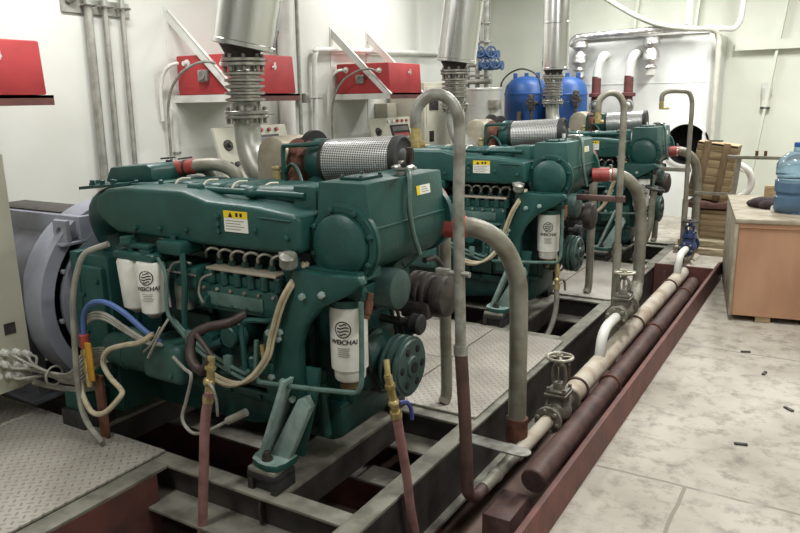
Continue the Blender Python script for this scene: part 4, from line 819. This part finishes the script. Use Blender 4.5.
# riser pipes with blue valves
def riser(x,l,r=.03): one('riser_pipe',MB().cyl((x,9.2,0),(x,9.2,ZC),r,n=14).cyl((x,9.2,2.36),(x,9.2,2.39),.07,n=16).cyl((x,9.2,2.6),(x,9.2,2.62),.06,n=16).cyl((x,9.2,1.92),(x,9.2,1.95),.07,n=16),galv,l,'pipe','riser pipes with blue valves')
riser(-4.33,'left grey riser pipe behind the middle exhaust'); riser(-4.2,'right grey riser pipe behind the middle exhaust, carrying the blue valves'); riser(-4.48,'leftmost grey riser pipe mostly hidden by the middle exhaust')
one('cross_pipe',MB().cyl((-4.5,9.2,2.28),(-4.15,9.2,2.28),.03).cyl((-4.5,9.2,2.08),(-4.15,9.2,2.08),.03).cyl((-4.5,9.15,1.86),(-4.1,9.15,1.86),.035),galv,'grey cross pipes joining the risers by the blue valves','pipe')
k=0
for (x,y,z,l) in ((-4.2,9.02,2.2,'upper left'),(-4.03,9.0,2.19,'upper right'),(-4.1,8.98,2.05,'lower left'),(-3.96,8.97,2.05,'lower right')):
    t=thing('globe_valve',(x,y,z),'small blue valve with handwheel behind the middle exhaust, %s of the four'%l,'valve','blue valves on the risers')
    P('body',MB().sph((x,y,z),(.075,.06,.055)).cyl((x-.09,y,z),(x+.09,y,z),.04,n=14).cyl((x+.08,y,z),(x+.095,y,z),.06,n=14).cyl((x-.095,y,z),(x-.08,y,z),.06,n=14).cyl((x,y,z),(x+.03,y-.12,z+.03),.03,n=12),blue,t)
    P('handwheel',MB().torus((x+.06,y-.16,z+.03),(.7,-.7,.1),.065,.011,20,6).cyl((x,y,z+.02),(x+.065,y-.165,z+.03),.009).tube([(x+.02,y-.2,z+.03),(x+.1,y-.12,z+.03)],.008,6,1).cyl((x+.06,y-.16,z-.03),(x+.06,y-.16,z+.09),.008),blue,t)
# blue tanks
def blue_tank(x,y,r,h,l):
    t=thing('blue_tank',(x,y,0),l,'tank','blue pressure tanks')
    P('shell',MB().lathe((x,y,.15),(0,0,1),[(0,.1),(.05,r*.8),(.15,r),(h-.4,r),(h-.395,r+.006),(h-.375,r+.006),(h-.37,r),(h-.27,r*.93),(h-.19,r*.7),(h-.15,r*.3),(h-.145,.02)],40),bluetank,t)
    for s in (-1,0,1): P('lifting_lug',MB().box(x+s*r*.55-.03,x+s*r*.55+.03,y-.01,y+.01,h-.15,h+.05,.006),bluetank,t)
    for a in range(3): P('leg',MB().cyl((x+r*.7*math.cos(a*2.1),y+r*.7*math.sin(a*2.1),0),(x+r*.7*math.cos(a*2.1),y+r*.7*math.sin(a*2.1),.35),.04),bluetank,t)
    return t
t=blue_tank(-3.84,9.75,.30,1.92,'left blue pressure tank with domed top behind the silver cylinder')
P('pipe_hoop',MB().tube([(-4.2,9.7,1.7),(-4.1,9.5,1.85),(-3.95,9.45,1.97),(-3.75,9.42,2.01),(-3.55,9.42,1.9),(-3.48,9.42,1.6)],.011,8,6),dark,t)
P('sight_pipe',MB().cyl((-3.8,9.4,1.0),(-3.8,9.4,1.45),.03),galvd,t)
def fitting(t,x,y,z):
    f=P('valve_fitting',MB().box(x-.035,x+.035,y-.05,y+.05,z-.1,z+.12,.02).cyl((x,y,z),(x,y+.22,z),.03).cyl((x-.05,y,z),(x+.05,y,z),.03).cyl((x,y,z-.35),(x,y,z),.022),altm,t)
    P('handwheel',MB().torus((x+.02,y-.1,z+.02),(.3,-1,0),.045,.01,18,6).tube([(x-.02,y-.1,z+.02),(x+.02,y-.1,z+.02),(x+.06,y-.1,z+.02)],.01,6,1),altm,f)
fitting(t,-3.62,9.38,1.56)
t=blue_tank(-3.24,9.70,.27,1.90,'right blue pressure tank partly hidden by the rearmost exhaust')
fitting(t,-3.02,9.42,1.6)
# ---------------------------------------------------------------- white casing at the back with round opening
YB=10.4
t=thing('white_casing',(-2.55,10.9,0),'large white insulated casing at the back with a round dark duct opening','casing')
bm=bmesh.new()
# front face with a real hole
n=40; hx,hz,hr=-1.80,.98,.27
vs=[];fs=[]
x0,x1,z0,z1=-3.6,-1.55,0,2.42
def onrect(a):
    c,s=math.cos(a),math.sin(a); k=min(((x1-hx)/c if c>1e-9 else (x0-hx)/c if c<-1e-9 else 1e9),((z1-hz)/s if s>1e-9 else (z0-hz)/s if s<-1e-9 else 1e9)); return hx+c*k,hz+s*k
angs=sorted([2*PI*i/n for i in range(n)]+[math.atan2(zz-hz,xx-hx)%(2*PI) for xx in (x0,x1) for zz in (z0,z1)])
m=len(angs)
bm.free()
for a in angs: vs.append((hx+hr*math.cos(a),YB,hz+hr*math.sin(a)))
for a in angs: X,Z=onrect(a); vs.append((X,YB,Z))
for a in angs: vs.append((hx+hr*math.cos(a),YB+.5,hz+hr*math.sin(a)))
mb=MB(); fs=[[i,(i+1)%m,m+(i+1)%m,m+i] for i in range(m)]+[[i,(i+1)%m,2*m+(i+1)%m,2*m+i] for i in range(m)]+[[2*m+i for i in range(m)]]
mb.add(vs,fs); mb.m=[0]*m+[1]*(m+1)
q=[(x0,YB,z0),(x1,YB,z0),(x1,YB,z1),(x0,YB,z1),(x0,YF-.02,z0),(x1,YF-.02,z0),(x1,YF-.02,z1),(x0,YF-.02,z1)]
mb.mi=0; mb.add(q,[[0,3,7,4],[1,2,6,5],[3,2,6,7],[4,5,6,7]])
P('shell',mb,[whitebox,blackhole],t)
P('duct_collar',MB().lathe((hx,YB+.02,hz),(0,-1,0),[(0,hr),(0,hr+.045),(.04,hr+.045),(.05,hr+.03),(.05,hr),(0,hr)],40,False),whitep,t)
P('panel_seam',MB().box(x0,x1,YB-.006,YB+.002,1.79,1.80).box(-1.6,-1.56,YB-.02,YB,0,2.42).box(-2.62,-2.6,YB-.005,YB+.002,0,1.79) ,whitebox,t)
P('edge_angle',MB().box(x1-.01,x1+.06,YB-.03,YB,0,2.43).box(x0,x1+.06,YB-.03,YB+.03,2.41,2.44),whitep,t)
foil=mat('crinkled_foil',(.6,.58,.55),.36,metal=1.,col2=(.5,.5,.5),scale=9,bump=1.,bscale=22)
for x,l,dx in ((-2.92,'left white pipe with red flanged valve on the white casing face',-.08),(-2.5,'right white pipe with red flanged valve on the white casing face',-.06)):
    t=thing('casing_pipe',(x,YB-.1,1.3),l,'pipe','pipes on the white casing')
    P('elbow',MB().tube([(x,YB,2.18),(x,YB-.1,2.18),(x-.02,YB-.16,2.14),(x+dx*.7,YB-.17,2.04),(x+dx,YB-.17,1.86)],.06,14,5),whitep,t)
    P('red_pipe',MB().lathe((x+dx,YB-.17,1.9),(0,0,-1),[(0,.062),(.22,.062),(.23,.1),(.27,.1),(.28,.06),(.4,.075),(.5,.06),(.51,.1),(.55,.1),(.56,.06)],18),mat('dusty_red',S(98,54,52),.7,col2=S(82,46,44),scale=12),t)
    P('valve_body',MB().sph((x+dx+.03,YB-.24,1.5),(.07,.09,.09)).torus((x+dx+.03,YB-.3,1.5),(0,-1,0),.07,.012,18,6),galv,t)
    P('lower_pipe',MB().cyl((x+dx,YB-.17,1.35),(x+dx,YB-.17,.5),.055).cyl((x+dx,YB-.17,.6),(x+dx,YB,.6),.05),whitep,t)
for x,l in ((-3.26,'left foil wrapped fitting near the top of the white casing'),(-2.29,'right foil wrapped fitting near the top of the white casing')):
    t=thing('foil_fitting',(x,YB-.12,1.9),l,'fitting','foil wrapped fittings')
    P('wrap',MB().lathe((x,YB-.14,2.40),(0,0,-1),[(0,.05),(.03,.1),(.1,.11),(.15,.06),(.2,.1),(.3,.11),(.36,.06),(.4,.09),(.44,.05)],16),foil,t)
    P('stub',MB().cyl((x,YB-.14,1.98),(x,YB-.14,1.90),.06,n=14).cyl((x,YB-.14,1.93),(x,YB,1.93),.04),whitep,t)
one('lagged_top_pipe',MB().tube([(-3.4,YB-.14,2.32),(-3.33,YB-.14,2.42),(-3.2,YB-.14,2.44),(-2.6,YB-.14,2.46),(-2.0,YB-.14,2.48),(-1.85,YB-.14,2.47)],.05,14,4),foil,'foil wrapped pipe along the top edge of the white casing','pipe')
one('overhead_cable_pipe',MB().tube([(-3.1,10.2,3.05),(-2.86,10.2,2.88),(-2.5,10.2,2.66),(-2.2,10.2,2.53),(-1.85,10.2,2.46),(-1.6,10.2,2.44),(-1.53,10.22,2.42),(-1.48,10.25,2.34),(-1.46,10.25,2.0),(-1.46,10.25,.0)],.034,10,5),oldw,'off white pipe sagging from the ceiling and down the white casing corner','pipe')
one('ceiling_drop_pipe',MB().cyl((-1.9,10.6,2.44),(-1.9,10.6,ZC),.045,n=14),whitep,'white vertical pipe dropping from the ceiling onto the white casing','pipe')
one('looping_ceiling_pipe',MB().tube([(-1.7,10.7,2.5),(-1.45,10.75,2.47),(-1.36,10.8,2.48),(-1.3,10.8,2.58),(-1.28,10.8,2.8),(-1.22,10.8,ZC)],.036,12,5),whitep,'white bent pipe rising to the ceiling right of the white casing','pipe')
t=thing('wall_lamp',(-.98,YF-.05,1.4),'small white bulkhead lamp with glass on the far wall','lamp')
P('housing',MB().cyl((-.98,YF-.06,1.55),(-.98,YF-.06,1.7),.06,n=16).box(-1.05,-.91,YF-.05,YF,1.6,1.78,.01),whitep,t)
P('lens',MB().lathe((-.98,YF-.06,1.55),(0,0,-1),[(0,.055),(.1,.06),(.14,.03)],16),lampm,t); P('rim',MB().cyl((-.98,YF-.06,1.42),(-.98,YF-.06,1.44),.065,n=16),dark,t)
# ---------------------------------------------------------------- crates, trestle and hose at the far right
batt=mat('crate_batten',S(128,108,80),.75,col2=S(100,82,58),scale=6,bump=.2,stretch=(5,5,1))
def slat_crate(t,w,d,h,m,tilt=0):
    R=Matrix.Rotation(tilt,4,'Y')
    n=7; s=h/n
    b=MB()
    for k in range(n):
        b.box(-w/2,w/2,-d/2,-d/2+.02,k*s+.002,(k+1)*s-.002,.001,R).box(-w/2,w/2,d/2-.02,d/2,k*s+.002,(k+1)*s-.002,.001,R)
        b.box(-w/2,-w/2+.02,-d/2+.02,d/2-.02,k*s+.002,(k+1)*s-.002,.001,R).box(w/2-.02,w/2,-d/2+.02,d/2-.02,k*s+.002,(k+1)*s-.002,.001,R)
    b.box(-w/2+.02,w/2-.02,-d/2+.02,d/2-.02,0,.02,0,R).box(-w/2,w/2,-d/2,d/2,h-.02,h,0,R)
    P('slats',b,m,t)
    for xx in ((-w*.24,w*.24) if tilt else ()): P('batten',MB().box(xx-.035,xx+.035,-d/2-.022,-d/2,0,h+.015,.003,R),batt,t)
t=thing('wooden_crate',(-1.12,8.55,0),'lower slatted wooden crate on the floor behind the trench end','crate','wooden crates',local=True)
slat_crate(t,.40,.5,.44,wood)
one('sacking',MB().prism([(-1.42,.455),(-1.4,.50),(-1.25,.525),(-1.1,.50),(-.95,.53),(-.85,.50),(-.84,.45),(-.95,.445),(-1.1,.445),(-1.3,.445)],'xz',8.22,8.75,.012),sacking,'crumpled brown sacking between the two slatted wooden crates','sacking')
t=thing('wooden_crate',(-1.2,8.5,.53),'upper slatted wooden crate leaning on brown sacking, in front of the round duct','crate','wooden crates',local=True)
slat_crate(t,.40,.34,.60,wood,.13)
one('stick',MB().box(-1.22,-1.08,8.35,8.38,1.145,1.16),dark,'short dark stick lying on top of the upper wooden crate','stick')
for i,(x0,x1,y,z,l) in enumerate(((-1.42,-.9,7.98,0,'front grey timber plank on the floor before the lower crate'),(-1.45,-.86,8.12,0,'second grey timber plank on the floor before the lower crate'),(-1.4,-.9,8.05,.07,'grey timber plank lying on top of the two floor planks'))):
    one('timber_plank',MB().box(x0,x1,y-.06,y+.06,z,z+.07,.006),wood2,l,'plank','timber planks by the crates')
t=thing('trestle',(-.9,8.0,0),'grey steel rail on a leaning leg behind the plywood box','trestle')
P('rail',MB().box(-1.0,.8,8.15,8.21,.985,1.02,.004),galvd,t)
P('leg',MB().prism([(-.975,0),(-.935,0),(-.865,.99),(-.91,.99)],'xz',8.16,8.2),galvd,t); P('leg',MB().prism([(.6,0),(.64,0),(.6,.99),(.56,.99)],'xz',8.16,8.2),galvd,t)
P('cross_bar',MB().box(-1.3,-.93,8.165,8.195,.60,.63),galvd,t)
for x in (-.73,-.65): P('pin',MB().cyl((x,8.18,1.02),(x,8.18,1.07),.015),rusty,t)
t=thing('hose_coil',(-1.0,8.75,.0),'white ribbed hose looped behind the trestle by the crates','hose')
P('coil',MB().torus((-1.0,8.8,.68),(.25,-1,.0),.19,.038,32,10).tube([(-1.0,8.78,.49),(-1.12,8.83,.5),(-1.2,8.9,.7),(-1.22,8.95,1.0)],.034,10,5).tube([(-1.02,8.78,.49),(-1.06,8.78,.2),(-1.1,8.85,.04)],.034,10,5),whitep,t)
P('coil_clip',MB().torus((-.93,8.78,.83),(1,0,.9),.045,.01,14,6),whitep,t); P('coil_clip',MB().torus((-.94,8.78,.52),(1,0,-.9),.045,.01,14,6),whitep,t)
# ---------------------------------------------------------------- plywood box with bottle, rag and block
PA=math.radians(9.5)
t=thing('plywood_box',(-.592,5.63,0),'large plywood box on wooden feet at the right edge','box',rz=PA)
o=(0,0,0)
P('body',MB().box(.015,1.1,.012,1.35,.045,.735),ply,t)
P('lid',MB().box(-.008,1.12,-.012,1.37,.735,.765,.003),plye,t)
P('corner_strip',MB().box(-.006,.016,-.006,1.36,.045,.735,.002),plye,t)
for x in (.18,.85):
    P('foot',MB().box(x,x+.1,.02,1.3,0,.045,.003),wood,t)
P('edge_strip',MB().box(-.004,1.1,.0,.012,.7,.735),ply,t)
def L(x,y,z=0): 
    c,s=math.cos(PA),math.sin(PA); return V((-.592+c*x-s*y,5.63+s*x+c*y,z))
bx=L(.40,.42); bx0,by0=bx.x,bx.y; bz=.765
t=thing('water_bottle',(bx0,by0,bz),'big blue plastic water bottle standing on the plywood box','bottle')
R=.138
P('bottle_body',MB().lathe((bx0,by0,bz),(0,0,1),[(0,R-.03),(.01,R-.01),(.03,R),(.12,R),(.13,R-.012),(.15,R-.012),(.16,R),(.24,R),(.25,R-.012),(.27,R-.012),(.28,R),(.36,R),(.40,R-.02),(.44,R-.06),(.455,.035),(.49,.03)],36),bottlem,t)
P('water',MB().lathe((bx0,by0,bz+.008),(0,0,1),[(0,R-.035),(.02,R-.008),(.1,R-.008),(.12,R-.018),(.145,R-.018),(.16,R-.008),(.22,R-.008)],36),waterm,t)
P('cap',MB().cyl((bx0,by0,bz+.485),(bx0,by0,bz+.52),.034,n=18,b=.004),bluetank,t)
p=L(.22,.62)
rg=MB()
for (dx,dy,r,h) in ((0,0,.11,.05),(.07,.02,.09,.045),(-.06,.04,.07,.035),(.03,-.06,.07,.04),(-.02,.07,.08,.035)): rg.sph((p.x+dx,p.y+dy,.765+h*.7),(r,r*.8,h),12)
one('rag',rg,cloth,'dark crumpled rag on the plywood box beside the bottle','rag')
one('plastic_tube',MB().cyl(L(.27,.40,.79),L(.31,.62,.79),.024,n=14),whitep,'short white plastic tube lying on the plywood box next to the rag','tube')
p=L(.12,1.12); 
one('wood_block',MB().box(.27,.7,1.20,1.26,.766,.87,.004,m=Matrix.Translation((-.592,5.63,0))@Matrix.Rotation(PA,4,'Z')),wood,'wooden board standing on the back edge of the plywood box','board')
for i,(x,y,l) in enumerate(((-.4,4.95,'small dark chip on the floor nearest the plywood box'),(-.26,4.6,'small dark chip on the floor in the middle right'),(-.1,4.1,'small dark chip on the floor at the right edge'),(-.27,3.55,'tiny dark chip on the open floor at lower right'))):
    a=.4+i; one('floor_chip',MB().box(-.03,.03,-.009,.009,0,.01,.003,m=Matrix.Translation((x,y,0))@Matrix.Rotation(a,4,'Z')),dark,l,'chip','chips on the floor')
# ---------------------------------------------------------------- ceiling lamps and light
def lamp(x,y,rz,power,label,sx=1.3,sy=.35,col=(1,1,.985)):
    t=thing('ceiling_lamp',(x,y,ZC),label,'lamp','ceiling lamps',rz=rz)
    P('housing',MB().box(-sx/2-.04,sx/2+.04,-sy/2-.04,sy/2+.04,ZC-.09-ZC,-.02,.01),whitep,t)
    ld=bpy.data.lights.new('ceiling_light','AREA'); ld.shape='RECTANGLE'; ld.size=sx; ld.size_y=sy; ld.energy=power; ld.color=col
    o=bpy.data.objects.new('ceiling_light',ld); C.objects.link(o); o.location=(0,0,-.1); o.parent=t
lamp(-.9,4.6,PI/2,78,'ceiling lamp over the trench aisle'); lamp(-.6,8.6,PI/2,120,'ceiling lamp over the plywood box')
lamp(-4.2,7.6,PI/2,42,'ceiling lamp near the left wall by the farthest red box'); lamp(-2.6,9.6,0,55,'ceiling lamp before the white casing')
lamp(-4.0,3.3,PI/2,62,'added fill lamp brightening the left wall by the three vertical pipes'); lamp(-2.4,.3,PI/2,46,'ceiling lamp over the near bilge'); lamp(1.0,1.8,PI/2,66,'ceiling lamp over the open floor')  # lamp by the vertical pipes is added to brighten the left wall
w=bpy.data.worlds.new('World'); bpy.context.scene.world=w; w.use_nodes=True
w.node_tree.nodes['Background'].inputs[0].default_value=(.8,.85,.9,1); w.node_tree.nodes['Background'].inputs[1].default_value=.3
# ---------------------------------------------------------------- camera
cam=bpy.data.cameras.new('camera'); co=bpy.data.objects.new('camera',cam); C.objects.link(co)
cam.sensor_width=36; cam.lens=720/800*36; cam.clip_start=.02
r0=V((0.8554169,0.5175877,-0.0191015)); r1=V((0.1013579,-0.2034530,-0.9738241)); r2=V((-0.5079257,0.8310895,-0.2264988))
M=Matrix.Identity(3); M.col[0]=r0; M.col[1]=-r1; M.col[2]=-r2
co.matrix_world=Matrix.Translation((0,0,1.65))@M.to_4x4()
sc=bpy.context.scene; sc.camera=co
sc.view_settings.view_transform='Standard'; sc.view_settings.look='None'; sc.view_settings.gamma=1; sc.view_settings.exposure=.42
sc.view_settings.use_curve_mapping=False
sc.cycles.use_denoising=True; sc.cycles.max_bounces=8; sc.cycles.caustics_reflective=False; sc.cycles.caustics_refractive=False; sc.cycles.sample_clamp_indirect=6
